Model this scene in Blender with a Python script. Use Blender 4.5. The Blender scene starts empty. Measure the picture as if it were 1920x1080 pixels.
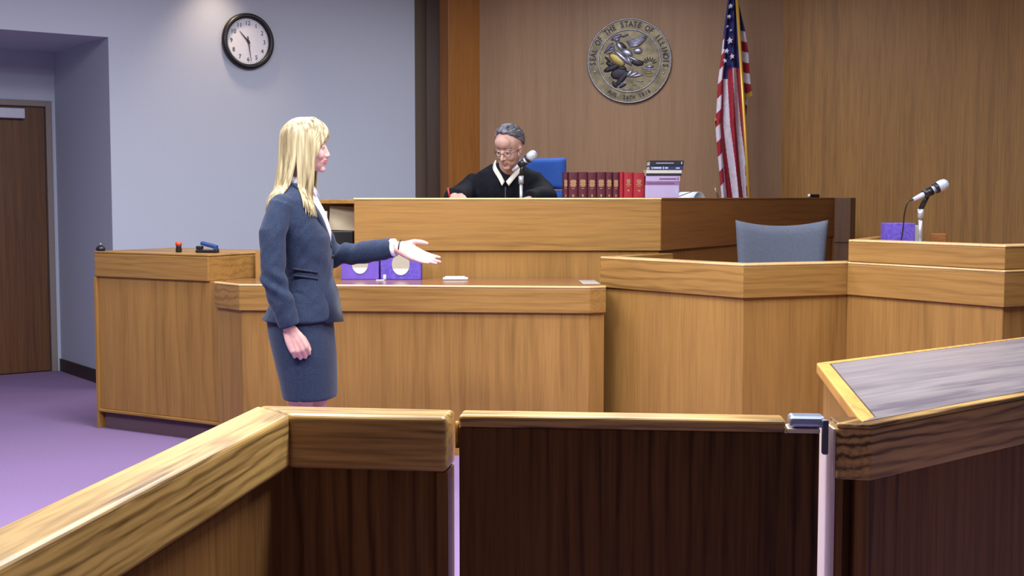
import bpy, bmesh, math, random
from mathutils import Vector, Matrix, noise

S = bpy.context.scene
C = S.collection
R = math.radians
random.seed(7)

# ------------------------------------------------------------------ camera, world, lights, exposure
cam_data = bpy.data.cameras.new('camera')
cam_data.sensor_width = 36.0
cam_data.lens = 36.0 * 2420 / 1920
cam_data.clip_start = 0.05
cam = bpy.data.objects.new('camera', cam_data)
C.objects.link(cam)
cam.location = (0, 0, 1.34)
cam.rotation_euler = (R(90 - 4.042), 0, 0)
S.camera = cam

world = bpy.data.worlds.new('world')
S.world = world
world.use_nodes = True
world.node_tree.nodes['Background'].inputs[0].default_value = (0.78, 0.70, 0.58, 1)
world.node_tree.nodes['Background'].inputs[1].default_value = 0.12

S.view_settings.view_transform = 'Standard'
S.view_settings.look = 'None'
S.view_settings.gamma = 1
S.view_settings.use_curve_mapping = False
S.view_settings.exposure = 0.38


def area(name, loc, sx, sy, power, col=(0.93, 0.94, 1.0), rz=0, spread=180):
    d = bpy.data.lights.new(name, 'AREA')
    d.shape = 'RECTANGLE'
    d.size, d.size_y = sx, sy
    d.energy = power
    d.color = col
    d.spread = R(spread)
    o = bpy.data.objects.new(name, d)
    C.objects.link(o)
    o.location = loc
    o.rotation_euler = (0, 0, R(rz))
    return o


area('ceiling_lamp', (-1.5, 3.4, 3.16), 1.2, 0.6, 96)
area('ceiling_lamp', (0.7, 3.35, 3.16), 1.2, 0.6, 92)
area('ceiling_lamp', (-2.6, 4.7, 3.16), 1.2, 0.6, 52)
area('ceiling_lamp', (-1.3, 6.4, 3.16), 1.2, 0.6, 58)
area('ceiling_lamp', (0.2, 5.2, 3.16), 1.2, 0.6, 48)
area('ceiling_lamp', (2.6, 5.2, 3.16), 1.2, 0.6, 40)
area('ceiling_lamp', (0.6, 8.6, 3.16), 1.2, 0.6, 36)
sp = bpy.data.lights.new('downlight', 'SPOT')
sp.energy = 34
sp.color = (1.0, 0.74, 0.5)
sp.spot_size = R(84)
sp.spot_blend = 0.9
sp.shadow_soft_size = 0.06
so = bpy.data.objects.new('downlight', sp)
C.objects.link(so)
so.location = (-2.0, 9.2, 3.15)

# ------------------------------------------------------------------ materials


def lin(c):
    return tuple((v / 255 / 12.92) if v / 255 <= 0.04045 else ((v / 255 + 0.055) / 1.055) ** 2.4 for v in c) + (1,)


MATS = {}


def mat(name, rgb, rough=0.6, metal=0.0, spec=0.5, vary=0.0, scale=40.0, stretch=None, rgb2=None, bump=0.0, coat=0.0, sheen=0.0):
    """plain or noise-varied principled material"""
    if name in MATS:
        return MATS[name]
    m = bpy.data.materials.new(name)
    m.use_nodes = True
    nt = m.node_tree
    b = nt.nodes['Principled BSDF']
    b.inputs['Base Color'].default_value = lin(rgb)
    b.inputs['Roughness'].default_value = rough
    b.inputs['Metallic'].default_value = metal
    b.inputs['Specular IOR Level'].default_value = spec
    if coat:
        b.inputs['Coat Weight'].default_value = coat
    if sheen:
        b.inputs['Sheen Weight'].default_value = sheen
    tc = nt.nodes.new('ShaderNodeTexCoord')
    mp = nt.nodes.new('ShaderNodeMapping')
    if stretch:
        mp.inputs['Scale'].default_value = stretch
    nt.links.new(tc.outputs['Object'], mp.inputs['Vector'])
    nz = nt.nodes.new('ShaderNodeTexNoise')
    nz.inputs['Scale'].default_value = scale
    nz.inputs['Detail'].default_value = 4
    nt.links.new(mp.outputs['Vector'], nz.inputs['Vector'])
    cr = nt.nodes.new('ShaderNodeValToRGB')
    cr.color_ramp.elements[0].position = 0.35
    cr.color_ramp.elements[1].position = 0.65
    if rgb2 is None:
        k = 1 - max(vary, 0.02)
        rgb2 = tuple(v * k for v in rgb)
    cr.color_ramp.elements[0].color = lin(rgb2)
    cr.color_ramp.elements[1].color = lin(rgb)
    nt.links.new(nz.outputs['Fac'], cr.inputs['Fac'])
    nt.links.new(cr.outputs['Color'], b.inputs['Base Color'])
    if bump:
        bp = nt.nodes.new('ShaderNodeBump')
        bp.inputs['Strength'].default_value = bump
        bp.inputs['Distance'].default_value = 0.004
        nt.links.new(nz.outputs['Fac'], bp.inputs['Height'])
        nt.links.new(bp.outputs['Normal'], b.inputs['Normal'])
    MATS[name] = m
    return m


def wood(name, light, dark, grain='V', ang=0.0, bands=7.0, contrast=0.6, rough=0.42, spec=0.4, distort=7.0, fine=0.35):
    """oak: stretched cathedral bands, pore streaks and slow tone drift"""
    if name in MATS:
        return MATS[name]
    m = bpy.data.materials.new(name)
    m.use_nodes = True
    nt = m.node_tree
    L = nt.links.new
    b = nt.nodes['Principled BSDF']
    tc = nt.nodes.new('ShaderNodeTexCoord')
    rot = nt.nodes.new('ShaderNodeMapping')
    rot.vector_type = 'POINT'
    rot.inputs['Rotation'].default_value = (0, 0, R(-ang))
    L(tc.outputs['Object'], rot.inputs['Vector'])

    def stretched(k):
        mp = nt.nodes.new('ShaderNodeMapping')
        mp.inputs['Scale'].default_value = (1, 1, k) if grain == 'V' else (k, 1, 1)
        L(rot.outputs['Vector'], mp.inputs['Vector'])
        return mp.outputs['Vector']
    wv = nt.nodes.new('ShaderNodeTexWave')
    wv.wave_type = 'BANDS'
    wv.bands_direction = 'X' if grain == 'V' else 'Z'
    wv.wave_profile = 'SIN'
    wv.inputs['Scale'].default_value = bands
    wv.inputs['Distortion'].default_value = distort
    wv.inputs['Detail'].default_value = 3
    wv.inputs['Detail Scale'].default_value = 0.7
    wv.inputs['Detail Roughness'].default_value = 0.65
    L(stretched(0.16), wv.inputs['Vector'])
    n1 = nt.nodes.new('ShaderNodeTexNoise')
    n1.inputs['Scale'].default_value = 5
    n1.inputs['Detail'].default_value = 5
    L(stretched(0.07), n1.inputs['Vector'])
    n2 = nt.nodes.new('ShaderNodeTexNoise')
    n2.inputs['Scale'].default_value = 110
    n2.inputs['Detail'].default_value = 4
    L(stretched(0.035), n2.inputs['Vector'])
    n3 = nt.nodes.new('ShaderNodeTexNoise')
    n3.inputs['Scale'].default_value = 2.2
    n3.inputs['Detail'].default_value = 2
    L(stretched(0.25), n3.inputs['Vector'])

    def math_(op, a, bb):
        n = nt.nodes.new('ShaderNodeMath')
        n.operation = op
        for i, v in enumerate((a, bb)):
            if isinstance(v, (int, float)):
                n.inputs[i].default_value = v
            else:
                L(v, n.inputs[i])
        return n.outputs[0]

    def rng(v, lo, hi):
        r = nt.nodes.new('ShaderNodeMapRange')
        r.inputs['From Min'].default_value = lo
        r.inputs['From Max'].default_value = hi
        L(v, r.inputs['Value'])
        return r.outputs[0]
    mask = rng(n3.outputs['Fac'], 0.36, 0.66)
    s = math_('MULTIPLY', math_('MULTIPLY', math_('POWER', wv.outputs['Fac'], 2.5), mask), contrast)
    s = math_('ADD', s, math_('MULTIPLY', rng(n2.outputs['Fac'], 0.4, 0.68), fine))
    s = math_('ADD', s, math_('MULTIPLY', rng(n1.outputs['Fac'], 0.3, 0.7), 0.45))
    s = math_('MINIMUM', s, 1.0)
    mx = nt.nodes.new('ShaderNodeMix')
    mx.data_type = 'RGBA'
    mx.inputs['A'].default_value = lin(light)
    mx.inputs['B'].default_value = lin(dark)
    L(s, mx.inputs['Factor'])
    L(mx.outputs['Result'], b.inputs['Base Color'])
    b.inputs['Roughness'].default_value = rough
    b.inputs['Specular IOR Level'].default_value = spec
    MATS[name] = m
    return m


OAK_L, OAK_D = (168, 125, 66), (126, 90, 42)


def oakV(ang=0):
    return wood('oak_vertical_%d' % ang, OAK_L, OAK_D, 'V', ang, bands=3.5, contrast=0.3, distort=12, fine=0.32)


def oakH(ang=0):
    return wood('oak_horizontal_%d' % ang, (172, 129, 68), (118, 84, 38), 'H', ang, bands=8, contrast=0.55, distort=11, fine=0.3)


RAIL_L, RAIL_D = (176, 132, 78), (92, 62, 32)


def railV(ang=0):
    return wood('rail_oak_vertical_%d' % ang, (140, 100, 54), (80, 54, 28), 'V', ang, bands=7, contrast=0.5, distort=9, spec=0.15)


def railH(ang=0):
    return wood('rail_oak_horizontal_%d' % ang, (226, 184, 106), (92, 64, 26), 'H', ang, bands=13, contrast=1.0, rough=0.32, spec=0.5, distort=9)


M_cap = wood('oak_capping_painted_highlight', (236, 200, 140), (196, 156, 96), 'H', 0, bands=9, contrast=0.3, rough=0.22, spec=0.8)  # bright edge highlight painted in as paler, glossier oak
M_wall = mat('beige_painted_plaster', (186, 194, 210), 0.85, vary=0.03, scale=300)
M_ceiling = mat('white_ceiling', (225, 224, 220), 0.9)
M_carpet = mat('mauve_carpet', (142, 120, 158), 0.95, rgb2=(122, 100, 138), scale=260, bump=0.4, spec=0.1)
M_base = mat('dark_brown_vinyl', (52, 40, 40), 0.5)
M_black = mat('black_plastic', (20, 20, 24), 0.4)
M_chrome = mat('brushed_chrome', (186, 188, 198), 0.35, metal=0.55)
M_alu = mat('brushed_aluminium', (176, 190, 214), 0.32, metal=0.9)
M_white = mat('white_paper', (236, 238, 245), 0.8)

# ------------------------------------------------------------------ object helpers
ORG = {}


def obj(name, bm, m, parent=None, mx=None, smooth=False, bevel=0.0, seg=2, mats=None):
    if mx is not None:
        bmesh.ops.transform(bm, matrix=mx, verts=bm.verts)
    o_ = ORG[parent] if parent is not None else Vector((0, 0, 0))
    if parent is not None:
        bmesh.ops.translate(bm, vec=-o_, verts=bm.verts)
        org = o_
    else:
        co = [v.co for v in bm.verts]
        org = Vector(((min(c.x for c in co) + max(c.x for c in co)) / 2, (min(c.y for c in co) + max(c.y for c in co)) / 2, min(c.z for c in co)))
        bmesh.ops.translate(bm, vec=-org, verts=bm.verts)
    bmesh.ops.recalc_face_normals(bm, faces=bm.faces)
    me = bpy.data.meshes.new(name)
    bm.to_mesh(me)
    bm.free()
    if smooth:
        for p in me.polygons:
            p.use_smooth = True
    for x in (mats or [m]):
        me.materials.append(x)
    o = bpy.data.objects.new(name, me)
    C.objects.link(o)
    if parent is not None:
        o.parent = parent
    else:
        o.location = org
    ORG[o] = org
    if bevel:
        md = o.modifiers.new('bevel', 'BEVEL')
        md.width = bevel
        md.segments = seg
        md.limit_method = 'ANGLE'
        md.angle_limit = R(30)
        md.harden_normals = False
    return o


def mesh_obj(name, me, m, parent, mats=None):
    """link an already made world-space mesh as a part"""
    me.transform(Matrix.Translation(-ORG[parent]))
    for x in (mats or [m]):
        me.materials.append(x)
    for p in me.polygons:
        p.use_smooth = True
    o = bpy.data.objects.new(name, me)
    C.objects.link(o)
    o.parent = parent
    ORG[o] = ORG[parent]
    return o


def tag(o, label, cat, group=None):
    o['label'] = label
    o['category'] = cat
    if group:
        o['group'] = group
    return o


def thing(name, loc, label, cat, group=None):
    o = bpy.data.objects.new(name, None)
    C.objects.link(o)
    o.location = loc
    o.empty_display_size = 0.05
    ORG[o] = Vector(loc)
    return tag(o, label, cat, group)


def struct(o):
    o['kind'] = 'structure'
    return o


def new():
    return bmesh.new()


def box(bm, c, s, rz=0, mx=None):
    m = Matrix.Translation(c) @ Matrix.Rotation(R(rz), 4, 'Z') @ Matrix.Diagonal((s[0], s[1], s[2], 1))
    if mx is not None:
        m = mx @ m
    bmesh.ops.create_cube(bm, size=1, matrix=m)
    return bm


def prism(bm, pts, z0, z1):
    lo = [bm.verts.new((p[0], p[1], z0)) for p in pts]
    hi = [bm.verts.new((p[0], p[1], z1)) for p in pts]
    n = len(pts)
    bm.faces.new(lo)
    bm.faces.new(hi)
    for i in range(n):
        bm.faces.new((lo[i], lo[(i + 1) % n], hi[(i + 1) % n], hi[i]))
    return bm


def off(path, d):
    """offset an open plan polyline to its left by d"""
    out = []
    n = len(path)
    for i in range(n):
        p = Vector(path[i][:2])
        ns = []
        if i > 0:
            a = (p - Vector(path[i - 1][:2])).normalized()
            ns.append(Vector((-a.y, a.x)))
        if i < n - 1:
            a = (Vector(path[i + 1][:2]) - p).normalized()
            ns.append(Vector((-a.y, a.x)))
        if len(ns) == 2:
            h = (ns[0] + ns[1]).normalized()
            out.append(tuple(p + h * (d / max(0.3, h.dot(ns[0])))))
        else:
            out.append(tuple(p + ns[0] * d))
    return out


def strip(bm, path, d0, d1, z0, z1):
    """wall-like prism between two offsets of a plan polyline"""
    prism(bm, off(path, d0) + off(path, d1)[::-1], z0, z1)
    return bm


def ell(bm, c, r, rot=None, seg=20, mx=None):
    m = Matrix.Translation(c)
    if rot is not None:
        m = m @ rot
    m = m @ Matrix.Diagonal((r[0], r[1], r[2], 1))
    if mx is not None:
        m = mx @ m
    bmesh.ops.create_uvsphere(bm, u_segments=seg, v_segments=max(6, seg // 2), radius=1, matrix=m)
    return bm


def cyl(bm, a, b, r0, r1=None, seg=20):
    a, b = Vector(a), Vector(b)
    d = b - a
    q = d.to_track_quat('Z', 'Y').to_matrix().to_4x4()
    m = Matrix.Translation((a + b) / 2) @ q
    bmesh.ops.create_cone(bm, cap_ends=True, segments=seg, radius1=r0, radius2=r0 if r1 is None else r1, depth=d.length, matrix=m)
    return bm


def frames(pts):
    out = []
    prev = None
    n = len(pts)
    for i in range(n):
        t = (pts[min(i + 1, n - 1)] - pts[max(i - 1, 0)]).normalized()
        if prev is None:
            a = Vector((0, 0, 1)) if abs(t.z) < 0.9 else Vector((0, 1, 0))
            u = t.cross(a).normalized()
        else:
            u = (prev - t * prev.dot(t)).normalized()
        prev = u
        out.append((u, t.cross(u)))
    return out


def tube(bm, pts, rad, seg=8, flat=1.0):
    pts = [Vector(p) for p in pts]
    fr = frames(pts)
    rings = []
    for i, p in enumerate(pts):
        r = rad[i] if isinstance(rad, (list, tuple)) else rad
        u, w = fr[i]
        rings.append([bm.verts.new(p + u * (r * math.cos(2 * math.pi * k / seg)) + w * (r * flat * math.sin(2 * math.pi * k / seg))) for k in range(seg)])
    for a, b in zip(rings, rings[1:]):
        for k in range(seg):
            bm.faces.new((a[k], a[(k + 1) % seg], b[(k + 1) % seg], b[k]))
    bm.faces.new(rings[0])
    bm.faces.new(rings[-1])
    return bm


def smooth_path(pts, n=6):
    """Catmull-Rom resample"""
    P = [Vector(p) for p in pts]
    P = [P[0] * 2 - P[1]] + P + [P[-1] * 2 - P[-2]]
    out = []
    for i in range(1, len(P) - 2):
        for k in range(n):
            t = k / n
            a, b, c, d = P[i - 1], P[i], P[i + 1], P[i + 2]
            out.append(0.5 * ((2 * b) + (c - a) * t + (2 * a - 5 * b + 4 * c - d) * t * t + (3 * b - a - 3 * c + d) * t ** 3))
    out.append(P[-2])
    return out


def loft(bm, secs, seg=36, power=2.0):
    """secs: (cx, cy, z, rx, ry) stacked super-elliptic rings"""
    rings = []
    for (cx, cy, z, rx, ry) in secs:
        ring = []
        for k in range(seg):
            a = 2 * math.pi * k / seg
            c, s = math.cos(a), math.sin(a)
            ring.append(bm.verts.new((cx + rx * math.copysign(abs(c) ** (2 / power), c), cy + ry * math.copysign(abs(s) ** (2 / power), s), z)))
        rings.append(ring)
    for a, b in zip(rings, rings[1:]):
        for k in range(seg):
            bm.faces.new((a[k], a[(k + 1) % seg], b[(k + 1) % seg], b[k]))
    bm.faces.new(rings[0])
    bm.faces.new(rings[-1])
    return bm


def lathe(bm, prof, mx=None, seg=40, ring=False):
    """prof: (r, h) revolved about local Z; ring = closed profile without end caps"""
    rings = []
    for r, h in prof:
        rings.append([bm.verts.new((r * math.cos(2 * math.pi * k / seg), r * math.sin(2 * math.pi * k / seg), h)) for k in range(seg)])
    for a, b in zip(rings, rings[1:]):
        for k in range(seg):
            bm.faces.new((a[k], a[(k + 1) % seg], b[(k + 1) % seg], b[k]))
    if ring:
        a, b = rings[-1], rings[0]
        for k in range(seg):
            bm.faces.new((a[k], a[(k + 1) % seg], b[(k + 1) % seg], b[k]))
    else:
        bm.faces.new(rings[0])
        bm.faces.new(rings[-1])
    if mx is not None:
        bmesh.ops.transform(bm, matrix=mx, verts=[v for r_ in rings for v in r_])
    return bm


def fuse(bm, voxel=0.004, smooth=4, fac=0.5):
    """merge overlapping closed shapes into one continuous skin, return mesh"""
    bmesh.ops.recalc_face_normals(bm, faces=bm.faces)
    me = bpy.data.meshes.new('fuse')
    bm.to_mesh(me)
    bm.free()
    o = bpy.data.objects.new('fuse', me)
    C.objects.link(o)
    r = o.modifiers.new('r', 'REMESH')
    r.mode = 'VOXEL'
    r.voxel_size = voxel
    if smooth:
        s = o.modifiers.new('s', 'SMOOTH')
        s.iterations = smooth
        s.factor = fac
    dg = bpy.context.evaluated_depsgraph_get()
    res = bpy.data.meshes.new_from_object(o.evaluated_get(dg))
    bpy.data.objects.remove(o)
    bpy.data.meshes.remove(me)
    return res


def text_bm(bm, txt, size, mx, extrude=0.002, bold=0.0):
    cu = bpy.data.curves.new('t', 'FONT')
    cu.body = txt
    cu.size = size
    cu.align_x = 'CENTER'
    cu.align_y = 'CENTER'
    cu.extrude = extrude
    cu.offset = bold
    cu.resolution_u = 3
    o = bpy.data.objects.new('t', cu)
    me = bpy.data.meshes.new_from_object(o)
    me.transform(mx)
    bm.from_mesh(me)
    bpy.data.objects.remove(o)
    bpy.data.curves.remove(cu)
    bpy.data.meshes.remove(me)
    return bm


def wall_frame(p, d):
    """matrix with local x along wall (viewer's right), y up, z out of the wall; p = origin, d = plan direction to the right"""
    x = Vector((d[0], d[1], 0)).normalized()
    y = Vector((0, 0, 1))
    z = x.cross(y)
    m = Matrix((x, y, z)).transposed().to_4x4()
    return Matrix.Translation(p) @ m


def head_frame(c, f, up=(0, 0, 1), scale=1.0):
    x = Vector(f).normalized()
    y = Vector(up).cross(x).normalized()
    z = x.cross(y)
    m = Matrix((x, y, z)).transposed().to_4x4()
    return Matrix.Translation(c) @ m @ Matrix.Scale(scale, 4)

# ------------------------------------------------------------------ the room


LW = (math.sin(R(53.2)), math.cos(R(53.2)))          # along left wall, receding to the right
RW = (0.7986, -0.6018)                                # along right wall, coming forward to the right
CORNER = (-0.779, 10.44)
JAMB = (-2.769, 8.95)


def along(p, d, s):
    return (p[0] + d[0] * s, p[1] + d[1] * s)


floor = struct(obj('floor', box(new(), (0, 4.5, -0.05), (16, 17, 0.1)), M_carpet))
ceiling = struct(obj('ceiling', box(new(), (0, 4.5, 3.25), (16, 17, 0.1)), M_ceiling))

SOFF = 2.432
REC = along(JAMB, (-LW[1], LW[0]), 1.19)              # back corner of the door recess
bm = new()
strip(bm, [JAMB, CORNER], 0.0, 0.12, 0, 3.2)
FARL = along(JAMB, LW, -1.75)
strip(bm, [FARL, JAMB], 0.0, 0.12, SOFF, 3.2)
strip(bm, [along(FARL, LW, -4.5), FARL], 0.0, 0.12, 0, 3.2)
wall_left = struct(obj('wall_left', bm, M_wall))
bm = new()
strip(bm, [along(JAMB, (-LW[1], LW[0]), 0.12), REC], -0.10, 0.0, 0, SOFF)
RECL = along(REC, LW, -1.75)
DW0, DW1 = along(REC, LW, -0.045), along(REC, LW, -0.985)
strip(bm, [REC, along(REC, LW, -0.03)], -0.1, 0.0, 0, SOFF)
strip(bm, [RECL, along(REC, LW, -1.03)], 0.0, 0.1, 0, SOFF)
strip(bm, [along(REC, LW, -1.03), along(REC, LW, -0.03)], 0.0, 0.1, 2.065, SOFF)
strip(bm, [along(FARL, (-LW[1], LW[0]), 0.12), RECL], 0.0, 0.10, 0, SOFF)
NI = (-LW[1], LW[0])
prism(bm, [along(JAMB, NI, 0.121), along(REC, NI, 0.1), along(RECL, NI, 0.1), along(FARL, NI, 0.121)], SOFF, SOFF + 0.06)
wall_recess = struct(obj('wall_recess', bm, M_wall))

bm = new()
strip(bm, [along(JAMB, (-LW[1], LW[0]), 0.02), along(REC, (-LW[1], LW[0]), -0.002)], 0.0, 0.012, 0, 0.095)
baseboard_left = struct(obj('baseboard_left', bm, M_base))
strip_bm = new()
strip(strip_bm, [along(JAMB, LW, 0.01), CORNER], -0.012, 0.0, 0, 0.095)
baseboard_back = struct(obj('baseboard_back', strip_bm, M_base))

# door in the recess
M_frame = mat('grey_door_frame_paint', (132, 122, 118), 0.5)
M_door = wood('dark_walnut_door', (112, 74, 44), (74, 46, 28), 'V', 37, bands=5, contrast=0.35)
d = bm = new()
for a, b_ in ((-0.03, -0.075), (-0.985, -1.03)):
    strip(bm, [along(REC, LW, b_), along(REC, LW, a)] if b_ < a else [along(REC, LW, a), along(REC, LW, b_)], -0.02, 0.1, 0, 2.065)
strip(bm, [along(REC, LW, -0.985), along(REC, LW, -0.075)], -0.02, 0.1, 2.02, 2.065)
door_frame = struct(obj('trim_1', bm, M_frame, bevel=0.004))
door_frame['label'] = 'grey painted metal frame round the door'
door = struct(obj('door_1', strip(new(), [along(REC, LW, -0.98), along(REC, LW, -0.08)], 0.012, 0.055, 0.01, 2.015), M_door))
ORG_D = door
bm = new()
strip(bm, [along(REC, LW, -0.56), along(REC, LW, -0.235)], -0.045, 0.008, 1.925, 2.0)
obj('door_closer', bm, mat('pale_grey_closer', (200, 205, 220), 0.4), door, bevel=0.006)
bm = new()
p = along(REC, LW, -0.92)
n = (LW[1], -LW[0])
cyl(bm, (p[0], p[1], 1.0), (p[0] + n[0] * 0.05, p[1] + n[1] * 0.05, 1.0), 0.012)
ell(bm, (p[0] + n[0] * 0.06, p[1] + n[1] * 0.06, 1.0), (0.03, 0.03, 0.03))
obj('door_knob', bm, M_chrome, door, smooth=True)

# corner gap, pilaster, alcove wall and right wall
PIL0, PIL1, PIL2 = (-0.576, 10.39), (-0.502, 10.29), (-0.26, 10.47)
AR = (2.107, 10.13)
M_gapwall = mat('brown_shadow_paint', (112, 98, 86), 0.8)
M_gapwood = wood('dark_veneer_painted_shade', (92, 60, 38), (60, 38, 24), 'V', 0, bands=5, contrast=0.3)  # dark gap wood; also gives the partition its painted shade
M_back = wood('veneer_painted_grey_sheen', (156, 122, 90), (128, 98, 68), 'V', -8, bands=3.2, contrast=0.25, rough=0.5, distort=4, fine=0.3)  # grey sheen of the light on this panel painted into the veneer
M_right = wood('golden_veneer', (164, 120, 62), (124, 88, 42), 'V', -37, bands=3.2, contrast=0.3, rough=0.5, distort=4, fine=0.45)
M_pil = wood('orange_oak_pilaster', (158, 104, 50), (122, 76, 32), 'V', 53, bands=4, contrast=0.3)
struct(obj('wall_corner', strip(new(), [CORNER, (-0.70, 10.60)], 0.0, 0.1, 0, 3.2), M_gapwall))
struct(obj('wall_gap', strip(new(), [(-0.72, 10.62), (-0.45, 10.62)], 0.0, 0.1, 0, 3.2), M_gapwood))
struct(obj('trim_2', prism(new(), [PIL0, PIL1, PIL2, (-0.30, 10.60), (-0.56, 10.60)], 0, 3.2), M_pil, bevel=0.003))
struct(obj('wall_back', strip(new(), [PIL2, AR], 0.0, 0.12, 0, 3.2), M_back))
struct(obj('wall_right', strip(new(), [AR, along(AR, RW, 5.5)], 0.0, 0.12, 0, 3.2), M_right))

# ------------------------------------------------------------------ clerk desks
NX = (0.515, 0.857)
A_, B_ = (-2.405, 7.42), (-1.645, 6.975)
AX = ((B_[0] - A_[0]) / math.dist(A_, B_), (B_[1] - A_[1]) / math.dist(A_, B_))
B2 = along(B_, AX, 0.072)
Cc, Dd = along(B_, NX, 0.62), along(A_, NX, 0.62)
side_desk = thing('clerk_desk', ((A_[0] + Cc[0]) / 2, (A_[1] + Cc[1]) / 2, 0), 'tall oak desk at the left of the well with a stapler on its ledge', 'desk')
bodyp = [along(along(A_, AX, 0.012), NX, 0.015), along(B2, NX, 0.015), along(along(B2, NX, 0.05), AX, -0.05), along(along(Cc, AX, -0.015), NX, 0), along(Dd, AX, 0.015)]
obj('body', prism(new(), bodyp, 0.115, 0.882), oakV(-30), side_desk, bevel=0.003)
obj('band', prism(new(), [A_, B_, Cc, Dd], 0.882, 1.016), oakH(-30), side_desk, bevel=0.005)
obj('desktop', prism(new(), [along(A_, AX, -0.003), along(B_, AX, 0.003), Cc, Dd], 1.0165, 1.028), oakH(-30), side_desk, bevel=0.005)
obj('base_moulding', prism(new(), [along(A_, AX, 0.002), B2, along(B2, NX, 0.1), along(A_, NX, 0.1)], 0.098, 0.1145), oakH(-30), side_desk, bevel=0.004)
obj('kick_plate', prism(new(), [along(along(A_, AX, 0.03), NX, 0.03), along(B2, NX, 0.03), along(B2, NX, 0.3), along(A_, NX, 0.3)], 0.0, 0.0975), mat('mauve_kick_carpet', (96, 72, 84), 0.9), side_desk)
obj('end_stile', prism(new(), [along(A_, AX, -0.006), along(A_, AX, 0.0115), along(along(A_, AX, 0.0115), NX, 0.6), along(along(A_, AX, -0.006), NX, 0.6)], 0.0, 0.881), oakV(-30), side_desk)

counter = thing('clerk_counter', (-0.5, 6.85, 0), 'low oak front counter behind the woman with purple tissue boxes on it', 'counter')
K = [(-1.60, 6.916), (-1.425, 6.718), (0.396, 6.546), (0.483, 6.593)]
rear = [(0.455, 6.77), (0.452, 7.203), (-1.485, 7.203), (-1.575, 7.03), (-1.545, 6.975)]
obj('worktop', prism(new(), [(-1.57, 6.918)] + off(K, 0.02)[1:] + rear, 0.874, 0.8858), wood('counter_top_oak', (150, 104, 66), (112, 74, 46), 'H', 0, bands=9, contrast=0.5, rough=0.22, spec=0.6), counter)
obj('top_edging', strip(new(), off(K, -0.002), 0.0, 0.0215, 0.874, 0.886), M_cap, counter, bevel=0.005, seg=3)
KB = [(-1.60, 6.916)] + K[1:]
obj('band', strip(new(), KB, 0.0, 0.05, 0.747, 0.8735), oakH(-5), counter, bevel=0.004)
obj('front_panel', strip(new(), off(KB, 0.018), 0.0, 0.03, 0.0, 0.7465), oakV(-5), counter, bevel=0.002)

# ------------------------------------------------------------------ judge's bench
bench = thing('judge_bench', (0.2, 7.9, 0), 'raised oak judge bench with wide top band in front of the seal', 'bench')
BF = [(-0.882, 7.22), (0.833, 7.22)]
BS = [(0.833, 7.22), (2.465, 9.87)]
obj('front_panel', strip(new(), [(-1.44, 7.236), (0.825, 7.236)], 0.0, 0.03, 0.0, 1.037), oakV(0), bench)
obj('front_band', prism(new(), [BF[0], BF[1], (0.79, 7.30), (-0.882, 7.30)], 1.038, 1.322), oakH(0), bench, bevel=0.004)
M_benchside = wood('bench_side_oak', (150, 98, 50), (112, 70, 34), 'H', 58, bands=7, contrast=0.5)
obj('side_band', strip(new(), [(0.834, 7.2215), BS[1]], 0.0, 0.07, 1.038, 1.322), M_benchside, bench, bevel=0.003)
obj('side_panel', strip(new(), [(0.842, 7.25), (2.46, 9.87)], 0.012, 0.05, 0.0, 1.0375), wood('bench_side_oak_vertical', (150, 98, 50), (112, 70, 34), 'V', 58, bands=7, contrast=0.4), bench)
bm = new()
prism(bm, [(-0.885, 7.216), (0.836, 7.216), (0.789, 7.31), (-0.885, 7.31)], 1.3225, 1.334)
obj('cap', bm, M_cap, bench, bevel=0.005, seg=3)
obj('cap', prism(new(), [(0.8365, 7.2165), (2.47, 9.87), (2.405, 9.91), (0.7895, 7.31)], 1.3225, 1.334), M_benchside, bench, bevel=0.003)
obj('desktop', prism(new(), [(-0.855, 7.303), (0.765, 7.303), (1.75, 8.90), (1.40, 9.10), (0.62, 7.99), (0.36, 7.99), (0.30, 7.80), (-0.855, 7.80)], 1.215, 1.245), oakH(0), bench)
obj('end_panel', prism(new(), [(-0.882, 7.305), (-0.862, 7.305), (-0.862, 7.95), (-0.882, 7.95)], 0.6, 1.322), wood('bench_end_oak', (140, 100, 80), (110, 78, 60), 'V', 90), bench)
obj('shelf_top', prism(new(), [(-1.20, 7.62), (-0.884, 7.50), (-0.884, 7.95), (-1.20, 7.95)], 1.30, 1.325), oakH(0), bench, bevel=0.003)
obj('shelf_back', prism(new(), [(-1.20, 7.93), (-0.884, 7.93), (-0.884, 7.95), (-1.20, 7.95)], 0.95, 1.299), oakV(0), bench)
obj('shelf_base', prism(new(), [(-1.30, 7.30), (-0.884, 7.27), (-0.884, 7.925), (-1.20, 7.925)], 0.99, 1.02), oakH(0), bench)
obj('platform', prism(new(), [(-0.86, 7.29), (0.75, 7.29), (2.05, 9.45), (1.9, 10.0), (-0.2, 10.3), (-0.86, 9.9)], 0.0, 0.45), mat('platform_carpet', (110, 88, 110), 0.95), bench)

low = thing('partition_wall', (2.27, 8.8, 0), 'low oak partition in painted shade beside the end of the judge bench at the right wall', 'partition')
obj('band', prism(new(), [(2.195, 8.80), (2.295, 8.76), (2.36, 8.88), (2.27, 8.93)], 1.03, 1.333), M_gapwood, low, bevel=0.003)  # ordinary oak, its shade put into the darker colour
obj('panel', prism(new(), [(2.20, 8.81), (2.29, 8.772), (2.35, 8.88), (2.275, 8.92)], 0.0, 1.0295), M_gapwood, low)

# ------------------------------------------------------------------ witness stand
W = [(0.465, 6.78), (1.083, 6.019), (1.625, 6.245), (2.112, 5.522), (2.75, 5.86)]
wit = thing('witness_stand', (1.4, 6.4, 0), 'oak witness stand with angled rails around the empty blue grey chair', 'witness stand')
angs = [-51, 22.6, -56, 28]


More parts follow.
